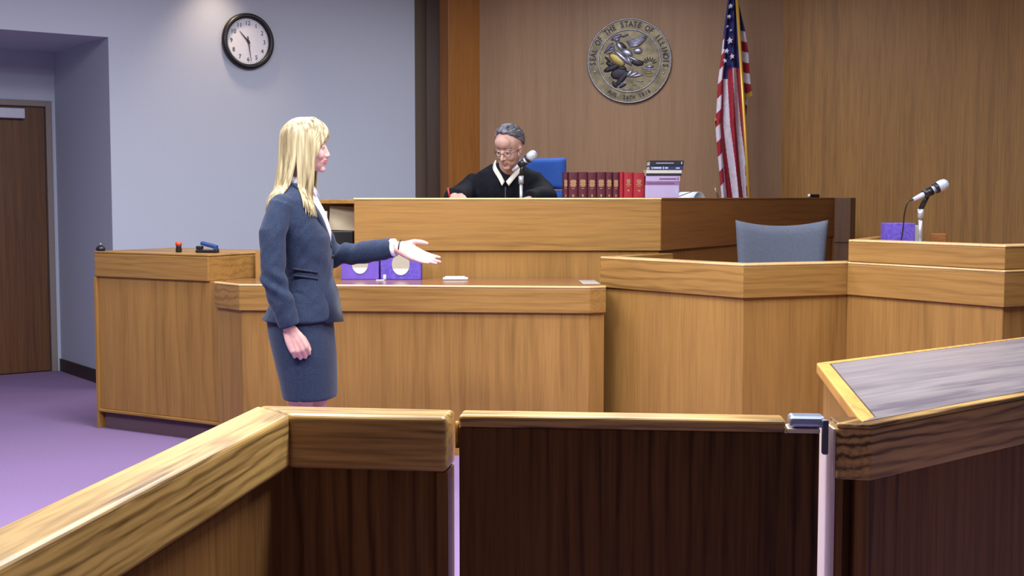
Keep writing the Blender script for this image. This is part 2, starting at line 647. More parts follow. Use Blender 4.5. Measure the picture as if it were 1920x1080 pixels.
def seg_part(name, a, b, d0, d1, z0, z1, m, bevel=0.003):
    full = W
    o0, o1 = off(full, d0), off(full, d1)
    obj(name, prism(new(), [o0[a], o0[b], o1[b], o1[a]], z0, z1), m, wit, bevel=bevel)


for i in range(4):
    seg_part('rail_band', i, i + 1, 0.0, 0.06, 0.866, 1.0145, oakH(int(angs[i])))
    seg_part('front_panel', i, i + 1, 0.016, 0.05, 0.0, 0.8655, oakV(int(angs[i])), 0.002)
o0, o1 = off(W, -0.002), off(W, 0.09)
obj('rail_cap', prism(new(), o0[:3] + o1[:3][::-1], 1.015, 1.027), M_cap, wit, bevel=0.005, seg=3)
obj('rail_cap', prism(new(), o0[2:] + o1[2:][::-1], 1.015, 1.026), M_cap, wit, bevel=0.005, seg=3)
# return rail towards the bench
obj('return_rail', strip(new(), [(0.838, 7.19), (0.462, 6.783)], 0.0, 0.075, 0.868, 1.0275), oakH(47), wit, bevel=0.004)
# raised shelf box on the right part
T = [W[2], W[3], W[4]]
Tu = [along(W[2], (W[3][0] - W[2][0], W[3][1] - W[2][1]), 0.004), W[3], W[4]]
o0, o1 = off(Tu, 0.002), off(Tu, 0.05)
BK0, BK1 = (2.05, 6.78), (2.95, 6.42)
obj('shelf_band', prism(new(), o0[:2] + o1[:2][::-1], 1.0285, 1.122), oakH(-56), wit, bevel=0.003)
obj('shelf_band', prism(new(), o0[1:] + o1[1:][::-1], 1.0285, 1.122), oakH(28), wit, bevel=0.003)
o0, o1 = off(Tu, -0.001), off(Tu, 0.10)
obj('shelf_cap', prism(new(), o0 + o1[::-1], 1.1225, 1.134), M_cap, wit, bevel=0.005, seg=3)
LD = (0.47, 0.883)
l0 = along(o0[0], LD, 0.005)
l1 = along(l0, LD, 0.62)
obj('shelf_side', prism(new(), [l0, l1, (l1[0] + 0.04, l1[1] - 0.02), (l0[0] + 0.07, l0[1] - 0.03)], 1.0285, 1.1338), oakH(62), wit, bevel=0.003)
obj('shelf_desk', prism(new(), [(l0[0] + 0.05, l0[1] - 0.01), off(Tu, 0.06)[1], off(Tu, 0.06)[2], BK1, BK0]
        if False else [along(off(Tu, 0.052)[0], LD, 0.03), off(Tu, 0.052)[1], off(Tu, 0.052)[2], (2.9, 6.5), (l1[0] + 0.05, l1[1] - 0.03)], 1.075, 1.10), oakH(-56), wit)
obj('platform', prism(new(), [along(off(W, 0.1)[0], (0.3, 0.2), 0.3), off(W, 0.1)[1], off(W, 0.1)[2], (2.2, 7.6), (1.75, 8.5), (0.95, 7.2)], 0.0, 0.2), mat('platform_carpet', (110, 88, 110), 0.95), wit)

# ------------------------------------------------------------------ the bar: left rail, gate, right counter
ZB = 0.86
IN = [(-0.86, 0.30), (-0.668, 1.654), (-0.493, 2.832), (-0.143, 2.787)]
IN[0] = along(IN[1], (-0.1467, -0.9892), 1.4)
bar = thing('bar_rail', (-0.55, 2.5, 0), 'oak bar rail in the left foreground with slanting rounded handrail', 'railing')
OUT = off(IN, 0.112)
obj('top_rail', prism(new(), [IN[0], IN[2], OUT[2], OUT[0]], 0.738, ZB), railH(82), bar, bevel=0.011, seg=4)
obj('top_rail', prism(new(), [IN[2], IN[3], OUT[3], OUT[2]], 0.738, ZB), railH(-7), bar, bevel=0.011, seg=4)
o0, o1 = off(IN, 0.032), off(IN, 0.08)
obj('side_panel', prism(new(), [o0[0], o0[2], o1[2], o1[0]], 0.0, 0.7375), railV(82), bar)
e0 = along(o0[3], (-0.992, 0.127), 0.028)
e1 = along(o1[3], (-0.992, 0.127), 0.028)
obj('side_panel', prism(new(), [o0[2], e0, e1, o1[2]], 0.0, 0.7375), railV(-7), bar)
p0, p1 = off(IN, 0.012)[3], off(IN, 0.10)[3]
q0, q1 = along(p0, (-0.992, 0.127), 0.026), along(p1, (-0.992, 0.127), 0.026)
obj('end_post', prism(new(), [q0, p0, p1, q1], 0.0, 0.7375), railV(-7), bar, bevel=0.003)

gate = thing('swing_gate', (0.25, 2.8, 0), 'dark oak swing gate across the middle foreground with metal latch', 'gate')
G0, G1 = (-0.118, 2.820), (0.590, 2.752)
GD = ((G1[0] - G0[0]) / math.dist(G0, G1), (G1[1] - G0[1]) / math.dist(G0, G1))
GE = along(G0, GD, 0.784)
obj('top_cap', strip(new(), [G0, G1], 0.0, 0.072, 0.832, ZB), railH(-5), gate, bevel=0.008, seg=3)
gp = off([G0, GE], 0.008)
obj('panel', strip(new(), [gp[0], gp[1]], 0.0, 0.045, 0.06, 0.8315), wood('gate_panel_oak', (120, 84, 44), (52, 34, 16), 'V', -5, bands=8, contrast=0.8, distort=8, spec=0.12), gate, bevel=0.002)
bm = new()
strip(bm, [along(G1, GD, 0.004), along(GE, GD, 0.0)], 0.0, 0.06, 0.832, 0.842)
obj('latch_plate', bm, mat('pale_latch_plate', (226, 214, 190), 0.4), gate, bevel=0.002)
lt = obj('latch', strip(new(), [along(G1, GD, 0.008), along(GE, GD, 0.012)], 0.0, 0.058, 0.843, 0.868), M_alu, gate, bevel=0.009, seg=3)
lt['label'] = 'blue grey metal latch'
obj('latch_arm', strip(new(), [along(GE, GD, 0.002), along(GE, GD, 0.015)], -0.022, -0.002, 0.79, 0.866), mat('dark_latch_metal', (96, 98, 112), 0.4, metal=0.8), gate, bevel=0.004)
for hz in (0.2, 0.78):
    bm = new()
    cyl(bm, (-0.1222, 2.855, hz), (-0.1222, 2.855, hz + 0.06), 0.0045)
    obj('hinge', bm, mat('brass_hinge', (190, 150, 84), 0.35, metal=0.8), gate, smooth=True)

JR = [(0.692, 2.720), (0.761, 2.704), (1.245, 3.111), (2.30, 3.998)]
jury = thing('jury_counter', (1.3, 3.6, 0), 'wide oak counter at right foreground with greyish laminate top', 'counter')
BKL, BKR = (0.882, 3.712), (2.75, 5.195)
IL = (0.768, 2.805)
edge = 0.032
obj('front_band', prism(new(), [JR[0], JR[1], JR[3], off(JR, 0.10)[3], (0.80, 2.83), (0.694, 2.80)], 0.738, ZB - 0.012), railH(40), jury, bevel=0.004)
obj('edge_trim', prism(new(), [JR[0], JR[1], JR[3], off(JR, edge)[3], off(JR, edge)[1], (0.755, 2.80), (0.694, 2.80)], ZB - 0.0115, ZB), railH(40), jury, bevel=0.005, seg=3)
obj('edge_trim', prism(new(), [(0.757, 2.803), off(JR, edge + 0.001)[1], (0.795, 2.80), (0.918, 3.70), BKL], ZB - 0.03, ZB), wood('trim_oak', (214, 164, 84), (170, 120, 54), 'V', 0, bands=9), jury, bevel=0.004)
obj('laminate_top', prism(new(), [(0.797, 2.80), off(JR, edge + 0.001)[1], off(JR, edge + 0.001)[3], (2.72, 5.17), (0.921, 3.70)], ZB - 0.03, ZB - 0.0005), wood('grey_laminate', (144, 138, 138), (92, 88, 98), 'H', 39, bands=9, contrast=0.9, rough=0.3, spec=0.6), jury)
obj('edge_trim', prism(new(), [(0.919, 3.701), (2.72, 5.171), BKR, BKL], ZB - 0.03, ZB), wood('trim_oak', (214, 164, 84), (170, 120, 54), 'V', 0, bands=9), jury, bevel=0.004)
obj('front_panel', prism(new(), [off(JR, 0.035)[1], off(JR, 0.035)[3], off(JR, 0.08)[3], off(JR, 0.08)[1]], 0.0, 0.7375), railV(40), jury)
obj('end_post', prism(new(), [(0.695, 2.738), (0.712, 2.736), (0.714, 2.862), (0.697, 2.862)], 0.0, 0.7375), railV(0), jury, bevel=0.003)
obj('corner_stile', prism(new(), [(0.735, 2.728), (0.762, 2.722), (0.775, 2.78), (0.74, 2.789)], 0.0, 0.7375), railV(0), jury, bevel=0.003)
obj('recess_panel', prism(new(), [(0.7155, 2.791), (0.774, 2.791), (0.774, 2.805), (0.7155, 2.805)], 0.0, 0.7375), railV(0), jury)
obj('jamb_painted_light', prism(new(), [(0.6865, 2.728), (0.6915, 2.728), (0.6935, 2.862), (0.6885, 2.862)], 0.0, 0.845), mat('pale_jamb_light', (226, 206, 200), 0.4), jury)  # lamplight on the post's side face, painted as a pale strip
obj('side_panel', prism(new(), [(0.775, 2.815), (0.90, 3.70), (0.94, 3.69), (0.81, 2.82)], 0.0, ZB - 0.031), oakV(82), jury)
obj('rear_panel', prism(new(), [(0.94, 3.66), (2.68, 5.05), (2.71, 5.02), (0.96, 3.63)], 0.0, ZB - 0.031), oakV(39), jury)

# ------------------------------------------------------------------ wall clock
c0 = (-1.944, 9.567, 2.475)
n = Vector((LW[1], -LW[0], 0))
MX = wall_frame(Vector(c0) + n * 0.002, LW)
clock = thing('wall_clock', Vector(c0) + n * 0.002, 'round black rimmed wall clock reading about half past ten', 'clock')
obj('rim', lathe(new(), [(0.165, 0.0), (0.198, 0.0), (0.205, 0.012), (0.203, 0.03), (0.19, 0.042), (0.176, 0.042), (0.168, 0.030), (0.165, 0.018)], MX, 64, True), M_black, clock, smooth=True)
obj('face', lathe(new(), [(0.001, 0.004), (0.1645, 0.004), (0.1645, 0.016), (0.001, 0.016)], MX, 64), mat('clock_face_white', (226, 228, 238), 0.5), clock)
for h in range(1, 13):
    a = R(90 - 30 * h)
    bm = new()
    text_bm(bm, str(h), 0.043, MX @ Matrix.Translation((0.131 * math.cos(a), 0.131 * math.sin(a), 0.0172)), 0.0008)
    obj('numeral', bm, M_black, clock)
bm = new()
for k in range(60):
    a = R(6 * k)
    box(bm, (0, 0, 0), (0.0025, 0.006, 0.001), mx=MX @ Matrix.Translation((0.157 * math.cos(a), 0.157 * math.sin(a), 0.0168)) @ Matrix.Rotation(a - math.pi / 2, 4, 'Z'))
obj('minute_marks', bm, M_black, clock)


def hand_bm(angle, L, tail, w, h):
    bm = new()
    m = MX @ Matrix.Rotation(R(90 - angle), 4, 'Z')
    v = [bm.verts.new(m @ Vector(q)) for q in ((-tail, -w, h), (-tail, w, h), (0, w * 0.9, h), (L, w * 0.25, h), (L, -w * 0.25, h), (0, -w * 0.9, h),
                                               (-tail, -w, h + .002), (-tail, w, h + .002), (0, w * 0.9, h + .002), (L, w * 0.25, h + .002), (L, -w * 0.25, h + .002), (0, -w * 0.9, h + .002))]
    bm.faces.new(v[:6])
    bm.faces.new(v[6:])
    for i in range(6):
        bm.faces.new((v[i], v[(i + 1) % 6], v[6 + (i + 1) % 6], v[6 + i]))
    return bm


obj('hour_hand', hand_bm(317, 0.098, 0.02, 0.006, 0.020), M_black, clock)
obj('minute_hand', hand_bm(172, 0.145, 0.035, 0.0045, 0.0235), M_black, clock)
bm = new()
lathe(bm, [(0.001, 0.016), (0.009, 0.016), (0.009, 0.028), (0.001, 0.028)], MX, 20)
obj('hub', bm, M_black, clock)

# ------------------------------------------------------------------ state seal
bd = Vector((AR[0] - PIL2[0], AR[1] - PIL2[1], 0)).normalized()
bn = Vector((bd.y, -bd.x, 0))
t_ = (0.928 - PIL2[0]) / bd.x
sc = Vector((0.928, PIL2[1] + bd.y * t_, 2.409)) + bn * 0.002
MX = wall_frame(sc, bd)
SR = 0.332
seal = thing('state_seal', sc, 'round bronze and silver state seal plaque with an eagle on the wood wall', 'seal')
M_bronze = mat('aged_bronze', (128, 118, 90), 0.45, metal=0.5, rgb2=(92, 84, 66), scale=16)
M_silver = mat('tarnished_silver', (176, 178, 196), 0.35, metal=0.7, vary=0.2, scale=60)
M_darkmetal = mat('dark_patina', (52, 48, 60), 0.5, metal=0.5, vary=0.3, scale=60)
M_gold = mat('dull_gold', (150, 138, 88), 0.4, metal=0.6, rgb2=(140, 120, 64), scale=30)
obj('disc', lathe(new(), [(0.001, 0), (SR, 0), (SR, 0.016), (SR * 0.985, 0.02), (0.001, 0.02)], MX, 96), M_bronze, seal)
for nm, r, w in (('rim', SR * 0.985, 0.006), ('inner_ring', SR * 0.735, 0.006)):
    obj(nm, lathe(new(), [(r - w, 0.0202), (r + w * 0.6, 0.0202), (r + w * 0.6, 0.026), (r, 0.031), (r - w, 0.026)], MX, 96, True), M_silver, seal, smooth=True)


def arc_text(bm, txt, r, a0, a1, size, flip=False):
    nn = len(txt)
    for i, ch in enumerate(txt):
        if ch == ' ':
            continue
        a = a0 + (a1 - a0) * i / (nn - 1)
        ar = R(a)
        m = MX @ Matrix.Translation((r * math.cos(ar), r * math.sin(ar), 0.0225)) @ Matrix.Rotation(ar + (math.pi / 2 if flip else -math.pi / 2), 4, 'Z')
        text_bm(bm, ch, size, m @ Matrix.Scale(0.8, 4, (1, 0, 0)), 0.002, size * 0.03)


bm = new()
arc_text(bm, 'SEAL OF THE STATE OF ILLINOIS', SR * 0.86, 184, -8, 0.062)
arc_text(bm, 'AUG. 26TH 1818', SR * 0.865, -123, -57, 0.04, True)
obj('lettering', bm, M_darkmetal, seal)
bm = new()
for ang_ in (197, -20):
    ell(bm, (SR * 0.86 * math.cos(R(ang_)), SR * 0.86 * math.sin(R(ang_)), 0.024), (0.008, 0.008, 0.004), seg=12, mx=MX)
obj('stud', bm, M_silver, seal)


def sp_(px, py):
    """plaque coordinates from a 0..1 design square (445-unit radius, centre 667,548)"""
    return ((px - 667) / 445 * SR, (548 - py) / 445 * SR)


def blob(bm, a, b, w, h=0.012, z=0.021):
    """leaf-shaped relief from a to b (design units) of half width w"""
    ax, ay = sp_(*a)
    bx, by = sp_(*b)
    L = math.hypot(bx - ax, by - ay) / 2
    ell(bm, ((ax + bx) / 2, (ay + by) / 2, z), (L, w / 445 * SR, h), Matrix.Rotation(math.atan2(by - ay, bx - ax), 4, 'Z'), seg=14, mx=MX)


bm = new()
for i, tip in enumerate(((865, 285), (862, 305), (852, 325), (835, 345), (812, 366), (785, 385))):
    blob(bm, (625 + i * 8, 350 + i * 10), tip, 12, 0.016 - i * 0.001, 0.024)
for i, tip in enumerate(((420, 480), (440, 440), (470, 400))):
    blob(bm, (520 - i * 4, 420 - i * 18), tip, 11)
blob(bm, (530, 340), (600, 450), 30, 0.02)
blob(bm, (505, 430), (680, 590), 28, 0.018)
blob(bm, (590, 430), (700, 500), 42, 0.016)
blob(bm, (705, 445), (806, 445), 36, 0.014)
blob(bm, (640, 500), (690, 600), 22, 0.016)
blob(bm, (650, 500), (775, 560), 18, 0.014)
blob(bm, (500, 330), (570, 320), 20, 0.016)
eagle = obj('eagle_relief', bm, M_silver, seal, smooth=True)
bm = new()
blob(bm, (400, 470), (500, 350), 16)
blob(bm, (470, 330), (590, 270), 22, 0.01)
blob(bm, (580, 300), (660, 270), 12, 0.01)
obj('banner_relief', bm, mat('grey_violet_metal', (110, 106, 132), 0.4, metal=0.6), seal, smooth=True)
bm = new()
for a, b_, w in (((395, 655), (560, 590), 32), ((420, 560), (510, 600), 26), ((470, 700), (650, 660), 62), ((520, 820), (660, 650), 32), ((410, 500), (470, 560), 14), ((690, 560), (820, 580), 34), ((560, 350), (640, 420), 18),
                ((490, 760), (540, 830), 22), ((560, 830), (640, 790), 12), ((540, 620), (640, 630), 26)):
    blob(bm, a, b_, w, 0.008)
for k in range(7):
    a = R(20 + 22 * k)
    blob(bm, (880 + 30 * math.cos(a), 590 - 30 * math.sin(a)), (880 + 85 * math.cos(a), 590 - 85 * math.sin(a)), 6, 0.005)
obj('rock_relief', bm, M_darkmetal, seal, smooth=True)
bm = new()
blob(bm, (640, 715), (700, 640), 22)
blob(bm, (660, 720), (760, 665), 20)
blob(bm, (690, 715), (815, 692), 16)
blob(bm, (840, 610), (925, 612), 20, 0.016)
for a, b_ in (((790, 632), (960, 640)), ((850, 655), (900, 656)), ((430, 690), (470, 730)), ((730, 755), (820, 765)), ((560, 790), (650, 770)), ((600, 850), (690, 842)), ((530, 830), (580, 800))):
    blob(bm, a, b_, 7, 0.007)
obj('shield_relief', bm, M_silver, seal, smooth=True)
bm = new()
blob(bm, (450, 470), (620, 600), 50, 0.008)
for a, b_ in (((830, 678), (915, 678)), ((850, 712), (912, 710)), ((690, 770), (700, 768)), ((700, 802), (745, 800)), ((360, 580), (400, 560))):
    blob(bm, a, b_, 7, 0.006)
obj('gilt_relief', bm, M_gold, seal, smooth=True)

# ------------------------------------------------------------------ flag on its pole
FY = 9.72
flag = thing('flag', (1.75, FY, 0.45), 'draped stars and stripes flag with gold fringe standing behind the bench', 'flag')
M_red = mat('flag_red', (150, 24, 44), 0.8, vary=0.15, scale=30)
M_fwhite = mat('flag_white', (206, 198, 212), 0.8, vary=0.08, scale=30)
M_blue = mat('flag_blue', (36, 38, 104), 0.8, vary=0.15, scale=30)
M_fringe = mat('gold_fringe', (202, 160, 50), 0.6, vary=0.3, scale=120, stretch=(1, 1, 0.1))


def fx(px):
    return px * FY / 2420.0


P0, P1 = Vector((fx(413), FY - 0.02, 2.93)), Vector((fx(445), FY - 0.02, 1.2))
PB = P0 + (P1 - P0) * ((P0.z - 0.47) / (P0.z - P1.z))
bm = new()
cyl(bm, PB, P0, 0.0125)
obj('pole', bm, mat('gilded_pole', (206, 164, 70), 0.35, metal=0.4), flag, smooth=True)
obj('base', lathe(new(), [(0.001, 0), (0.14, 0), (0.14, 0.02), (0.05, 0.05), (0.03, 0.12), (0.001, 0.12)], Matrix.Translation((PB.x, PB.y, 0.451))), mat('brass_base', (180, 140, 60), 0.3, metal=0.8), flag, smooth=True)
bm = new()
ell(bm, P0 + Vector((-0.003, 0, 0.05)), (0.025, 0.025, 0.06))
obj('finial', bm, mat('gilded_pole', (206, 164, 70), 0.35, metal=0.4), flag, smooth=True)


def pole_x(z):
    return P0.x + (P1.x - P0.x) * (P0.z - z) / (P0.z - P1.z)


def drape(name, left, right, z0, z1, colour, depth, folds, yoff, nu=110, nv=340):
    """hanging cloth between two edge curves with deep vertical folds; colour(s, t) gives the slot"""
    bm = new()
    g = []
    for j in range(nv + 1):
        t = j / nv
        z = z0 + (z1 - z0) * t
        row = []
        l, r = left(z), right(z)
        for i in range(nu + 1):
            s = i / nu
            y = FY + yoff - depth * math.sin(s * math.pi * folds + 0.8 * t) * (0.4 + 0.6 * t) - 0.02 * noise.noise((s * 4, t * 3, 1))
            row.append(bm.verts.new((l + (r - l) * s, y, z)))
        g.append(row)
    for j in range(nv):
        for i in range(nu):
            f = bm.faces.new((g[j][i], g[j][i + 1], g[j + 1][i + 1], g[j + 1][i]))
            f.material_index = colour((i + 0.5) / nu, z0 + (z1 - z0) * (j + 0.5) / nv)
    o = obj(name, bm, None, flag, smooth=True, mats=[M_red, M_fwhite, M_blue])
    md = o.modifiers.new('cloth', 'SOLIDIFY')
    md.thickness = 0.003
    return o


def zz(py):
    """height of a level on the flag, measured on the flag's own plane"""
    return 1.34 + (369 - py) / 2420.0 * FY


def curve(pts):
    pts = sorted(pts)

    def f(z):
        if z <= pts[0][0]:
            return pts[0][1]
        for (a, u), (b_, v) in zip(pts, pts[1:]):
            if z <= b_:
                return u + (v - u) * (z - a) / (b_ - a)
        return pts[-1][1]
    return f


Lf = curve([(2.95, fx(405)), (zz(0), fx(401)), (zz(40), fx(396)), (zz(80), fx(392)), (zz(110), fx(389)), (zz(150), fx(384)), (zz(210), fx(381)), (zz(235), fx(379)), (zz(280), fx(383)), (zz(365), fx(391)), (1.1, fx(395))])
Rf = lambda z: pole_x(z) + 0.012


def main_col(s, z):
    py = 369 - (z - 1.34) * 2420 / FY
    canton_end = 130 if s > 0.42 else (150 if s > 0.2 else 95)
    if py < canton_end and s > (0.06 if py > 70 else -1):
        return 2
    if s < 0.16:
        return 1 if int((py + 2) / 27 + s * 2) % 2 else 0
    # long stripes running down with a slow slant
    u = s * 5.2 - (py - 130) * 0.0052
    return 1 if int(u + 20) % 2 else 0


drape('cloth', Lf, Rf, 2.95, 1.10, main_col, 0.045, 4, 0.03)
Rr = curve([(2.95, fx(414)), (zz(0), fx(419)), (zz(30), fx(426)), (zz(60), fx(434)), (zz(100), fx(441)), (zz(140), fx(444)), (zz(176), fx(448)), (zz(178), fx(441)), (zz(240), fx(437)), (zz(300), fx(439)), (zz(365), fx(442)), (1.1, fx(444))])
Lr = lambda z: pole_x(z) - 0.005


def back_col(s, z):
    py = 369 - (z - 1.34) * 2420 / FY - s * 6
    if py < 56 or (py < 140 and s < 0.35 and py > 95):
        return 2
    return 0 if int((py - 56) / 19.5) % 2 else 1


drape('cloth', Lr, Rr, 2.95, 1.10, back_col, 0.02, 2, 0.055, nu=50)
bm = new()
for i in range(14):
    z = zz(183 - i * 0.5)
    x = fx(435 + i * 0.95)
    box(bm, (x, FY + 0.05 - 0.01 * (i % 2), z), (0.0045, 0.006, 0.035))
for i in range(9):
    box(bm, (fx(379.5 + 0.25 * i), FY + 0.02 - 0.008 * (i % 2), zz(226 + i * 1.8)), (0.012, 0.006, 0.03))
for i in range(12):
    box(bm, (fx(440 + 0.2 * i), FY + 0.06, zz(300 + i * 5.5)), (0.014, 0.008, 0.024))
obj('fringe', bm, M_fringe, flag)


def star(bm, x, z, r, rot):
    y = FY - 0.046
    pts = []
    for k in range(10):
        rr = r if k % 2 == 0 else r * 0.4
        a = R(90 + 36 * k + rot)
        pts.append((x + rr * math.cos(a) * 0.9, z + rr * math.sin(a)))
    lo = [bm.verts.new((p[0], y, p[1])) for p in pts]
    hi = [bm.verts.new((p[0], y + 0.05, p[1])) for p in pts]
    bm.faces.new(lo)
    for i in range(10):
        bm.faces.new((lo[i], lo[(i + 1) % 10], hi[(i + 1) % 10], hi[i]))


for (px, py, r, rot) in ((403.5, 18, 4.4, 5), (401, 37, 3.8, -15), (407, 1, 4, 20), (398, 55, 2, 0), (404.5, 62, 2, 30), (403, 81, 6.0, 8), (397, 100, 4.8, -10), (407, 110, 5.2, 12), (394, 118, 4.2, 20)):
    bm = new()
    star(bm, fx(px), zz(py), r * FY / 2420, rot)
    obj('star', bm, M_fwhite, flag)

# ------------------------------------------------------------------ books on the bench
DESK = 1.2455
M_maroon = mat('maroon_leather', (92, 20, 40), 0.5, vary=0.2, scale=60)
M_redcloth = mat('bright_red_cloth', (168, 24, 44), 0.55, vary=0.1, scale=60)
M_giltb = mat('gilt_stamping', (170, 130, 96), 0.45)
M_pages = mat('page_edges', (214, 206, 190), 0.9, vary=0.1, scale=200)


def spine_book(x0, x1, y, h, cover, ornament, label):
    w = x1 - x0
    b = thing('law_book', ((x0 + x1) / 2, y + 0.09, DESK), label, 'book', 'upright law books on the judge bench')
    bm = new()
    # rounded spine cover: U-shaped case
    prof = []
    for k in range(9):
        a = math.pi * k / 8
        prof.append(((x0 + x1) / 2 - w / 2 * math.cos(a), y + 0.008 - 0.008 * math.sin(a)))
    poly = [(x0, y + 0.18)] + prof + [(x1, y + 0.18), (x1 - 0.003, y + 0.18), (x1 - 0.003, y + 0.012), (x0 + 0.003, y + 0.012), (x0 + 0.003, y + 0.18)]
    prism(bm, poly, DESK, DESK + h)
    obj('cover', bm, cover, b)
    obj('pages', box(new(), ((x0 + x1) / 2, y + 0.0925, DESK + h / 2), (w - 0.007, 0.155, h - 0.012)), M_pages, b)
    bm = new()
    cx = (x0 + x1) / 2
    yf = y - 0.0006
    for dz, ww, hh in ornament:
        box(bm, (cx, yf + 0.003, DESK + h * dz), (w * ww, 0.007, hh))
    obj('spine_stamping', bm, M_giltb, b)
    return b


orn1 = [(0.80, 0.50, 0.006), (0.765, 0.64, 0.010), (0.73, 0.55, 0.009), (0.69, 0.66, 0.008), (0.655, 0.5, 0.007), (0.60, 0.3, 0.004), (0.42, 0.18, 0.014), (0.24, 0.5, 0.006), (0.2, 0.4, 0.004)]
orn2 = [(0.82, 0.34, 0.006), (0.79, 0.42, 0.012), (0.74, 0.30, 0.008), (0.70, 0.52, 0.005), (0.66, 0.3, 0.004), (0.55, 0.22, 0.010), (0.2, 0.4, 0.006)]
BY = 7.75
U = BY / 2420.0
ex = [(1056, 1065), (1065.5, 1083.5), (1084, 1101), (1101.5, 1118), (1118.5, 1135), (1135.5, 1148), (1148.5, 1160.5)]
ords = ['maroon law book at the left end of the row, half behind the blue chair', 'maroon law book second from left in the row on the bench', 'maroon law book third from left in the row on the bench',
        'maroon law book in the middle of the seven maroon ones', 'maroon law book fifth from left in the row on the bench', 'thin maroon law book just left of the last maroon one', 'thin maroon law book touching the bright red books']
for (a, b_), lb in zip(ex, ords):
    spine_book((a - 960) * U, (b_ - 960) * U, BY, 0.242 + random.uniform(-0.002, 0.002), M_maroon, orn1, lb)
for (a, b_, hh), lb in zip([(1161, 1168.5, 0.243), (1169, 1186.5, 0.24), (1187, 1208, 0.238)], ['thin plain bright red book between maroon and red volumes', 'bright red book with gilt lettering in the middle of the three red ones', 'bright red book next to the stack of lying books']):
    spine_book((a - 960) * U, (b_ - 960) * U, BY, hh, M_redcloth, orn2 if b_ - a > 10 else [(0.2, 0.3, 0.004)], lb)


def flat_book(x0, x1, z0, z1, cover, label, marks=None, dy=0.0, markcol=None, kind='cover'):
    b = thing('lying_book', ((x0 + x1) / 2, BY + 0.12, z0), label, 'book', 'books lying in a stack on the judge bench')
    bm = new()
    t = 0.003
    box(bm, ((x0 + x1) / 2, BY + dy + 0.10, z0 + t / 2), (x1 - x0, 0.19, t))
    box(bm, ((x0 + x1) / 2, BY + dy + 0.10, z1 - t / 2 - 0.0003), (x1 - x0, 0.19, t))
    box(bm, ((x0 + x1) / 2, BY + dy + 0.007, (z0 + z1) / 2), (x1 - x0, 0.005, z1 - z0 - 2 * t))
    obj('cover', bm, cover, b)
    obj('pages', box(new(), ((x0 + x1) / 2, BY + dy + 0.101, (z0 + z1) / 2), (x1 - x0 - 0.008, 0.18, z1 - z0 - 2 * t - 0.0004)), M_pages, b)
    if marks:
        bm = new()
        for (s0, s1, h0, h1) in marks:
            box(bm, (x0 + (x1 - x0) * (s0 + s1) / 2, BY + dy + 0.005, z0 + (z1 - z0) * (h0 + h1) / 2), ((x1 - x0) * (s1 - s0), 0.0045, (z1 - z0) * (h1 - h0)))
        obj('spine_stamping', bm, markcol or M_giltb, b)
    return b


def bx_(px):
    return (px - 960) * U


def bz_(py):
    return 1.34 + (369 - py) * U


M_lilac = mat('lilac_paper_cover', (186, 172, 212), 0.7)
M_mauveb = mat('mauve_cover', (150, 112, 156), 0.6)
M_navy = mat('navy_cover', (34, 48, 96), 0.45)
M_ink = mat('blue_black_cover', (26, 28, 44), 0.45)
M_cream = mat('cream_cover', (214, 208, 200), 0.6)
M_pale = mat('pale_stamping', (190, 200, 224), 0.5)
zb = DESK
lst = [
    (1209.5, 1271, DESK, bz_(370), M_lilac, 'thick lilac volume at the bottom of the lying stack', None),
    (1209, 1272.5, bz_(370), bz_(347), M_lilac, 'lilac paperback second from the bottom of the lying stack', [(0.92, 0.95, 0.2, 0.7)]),
    (1209.5, 1273.5, bz_(347), bz_(340.5), M_mauveb, 'thin mauve paperback in the middle of the lying stack', [(0.05, 0.85, 0.3, 0.7)]),
    (1210, 1274, bz_(340.5), bz_(330), M_lilac, 'lilac and purple paperback under the cream and black book', [(0.4, 0.9, 0.35, 0.6), (0.93, 0.96, 0.2, 0.8)]),
    (1211, 1277, bz_(330), bz_(319), M_cream, 'cream and black banded book under the navy one', [(0.0, 1.0, 0.0, 0.45)]),
    (1217, 1280, bz_(319), bz_(311), M_navy, 'navy book with pale lettering second from top of the stack', [(0.06, 0.09, 0.25, 0.75), (0.11, 0.36, 0.3, 0.7), (0.40, 0.43, 0.2, 0.8), (0.46, 0.55, 0.3, 0.7), (0.78, 0.9, 0.3, 0.6)]),
    (1217.5, 1281, bz_(311), bz_(301), M_ink, 'black book on top of the lying stack', [(0.18, 0.7, 0.42, 0.55), (0.92, 0.95, 0.3, 0.75)])]
for i, (a, b_, z0, z1, cv, lb, mk) in enumerate(lst):
    mc = {3: mat('purple_print', (120, 72, 120), 0.6), 4: M_ink, 2: mat('dark_mauve_print', (124, 84, 130), 0.6)}.get(i, M_pale)
    flat_book(bx_(a), bx_(b_), z0, z1 - 0.0006, cv, lb, mk, dy=0.002 * (i % 3), markcol=mc)

# papers and folder at the end of the stack
bm = new()
m_ = Matrix.Translation((1.05, 7.88, 1.325)) @ Matrix.Rotation(R(-58), 4, 'Z') @ Matrix.Rotation(R(0), 4, 'X')
fold = thing('file_folder', (1.07, 7.80, DESK), 'open manila folder lying beside the book stack', 'folder')
bm = new()
pr = [(0.90, 7.97, 1.295), (1.12, 8.03, 1.372), (1.15, 8.22, 1.372), (0.93, 8.16, 1.295)]
lo = [bm.verts.new(Vector(p)) for p in pr]
hi = [bm.verts.new(Vector(p) + Vector((0, 0, 0.004))) for p in pr]
bm.faces.new(lo), bm.faces.new(hi)
for i in range(4):
    bm.faces.new((lo[i], lo[(i + 1) % 4], hi[(i + 1) % 4], hi[i]))
obj('front_flap', bm, mat('manila_card', (172, 152, 118), 0.8), fold)
obj('papers', box(new(), (1.02, 8.09, DESK + 0.0252), (0.20, 0.17, 0.048), 10), M_white, fold)
ps = thing('paper_stack', (1.15, 7.98, DESK), 'pale blue white papers curling beside the folder on the bench', 'papers')
bm = new()
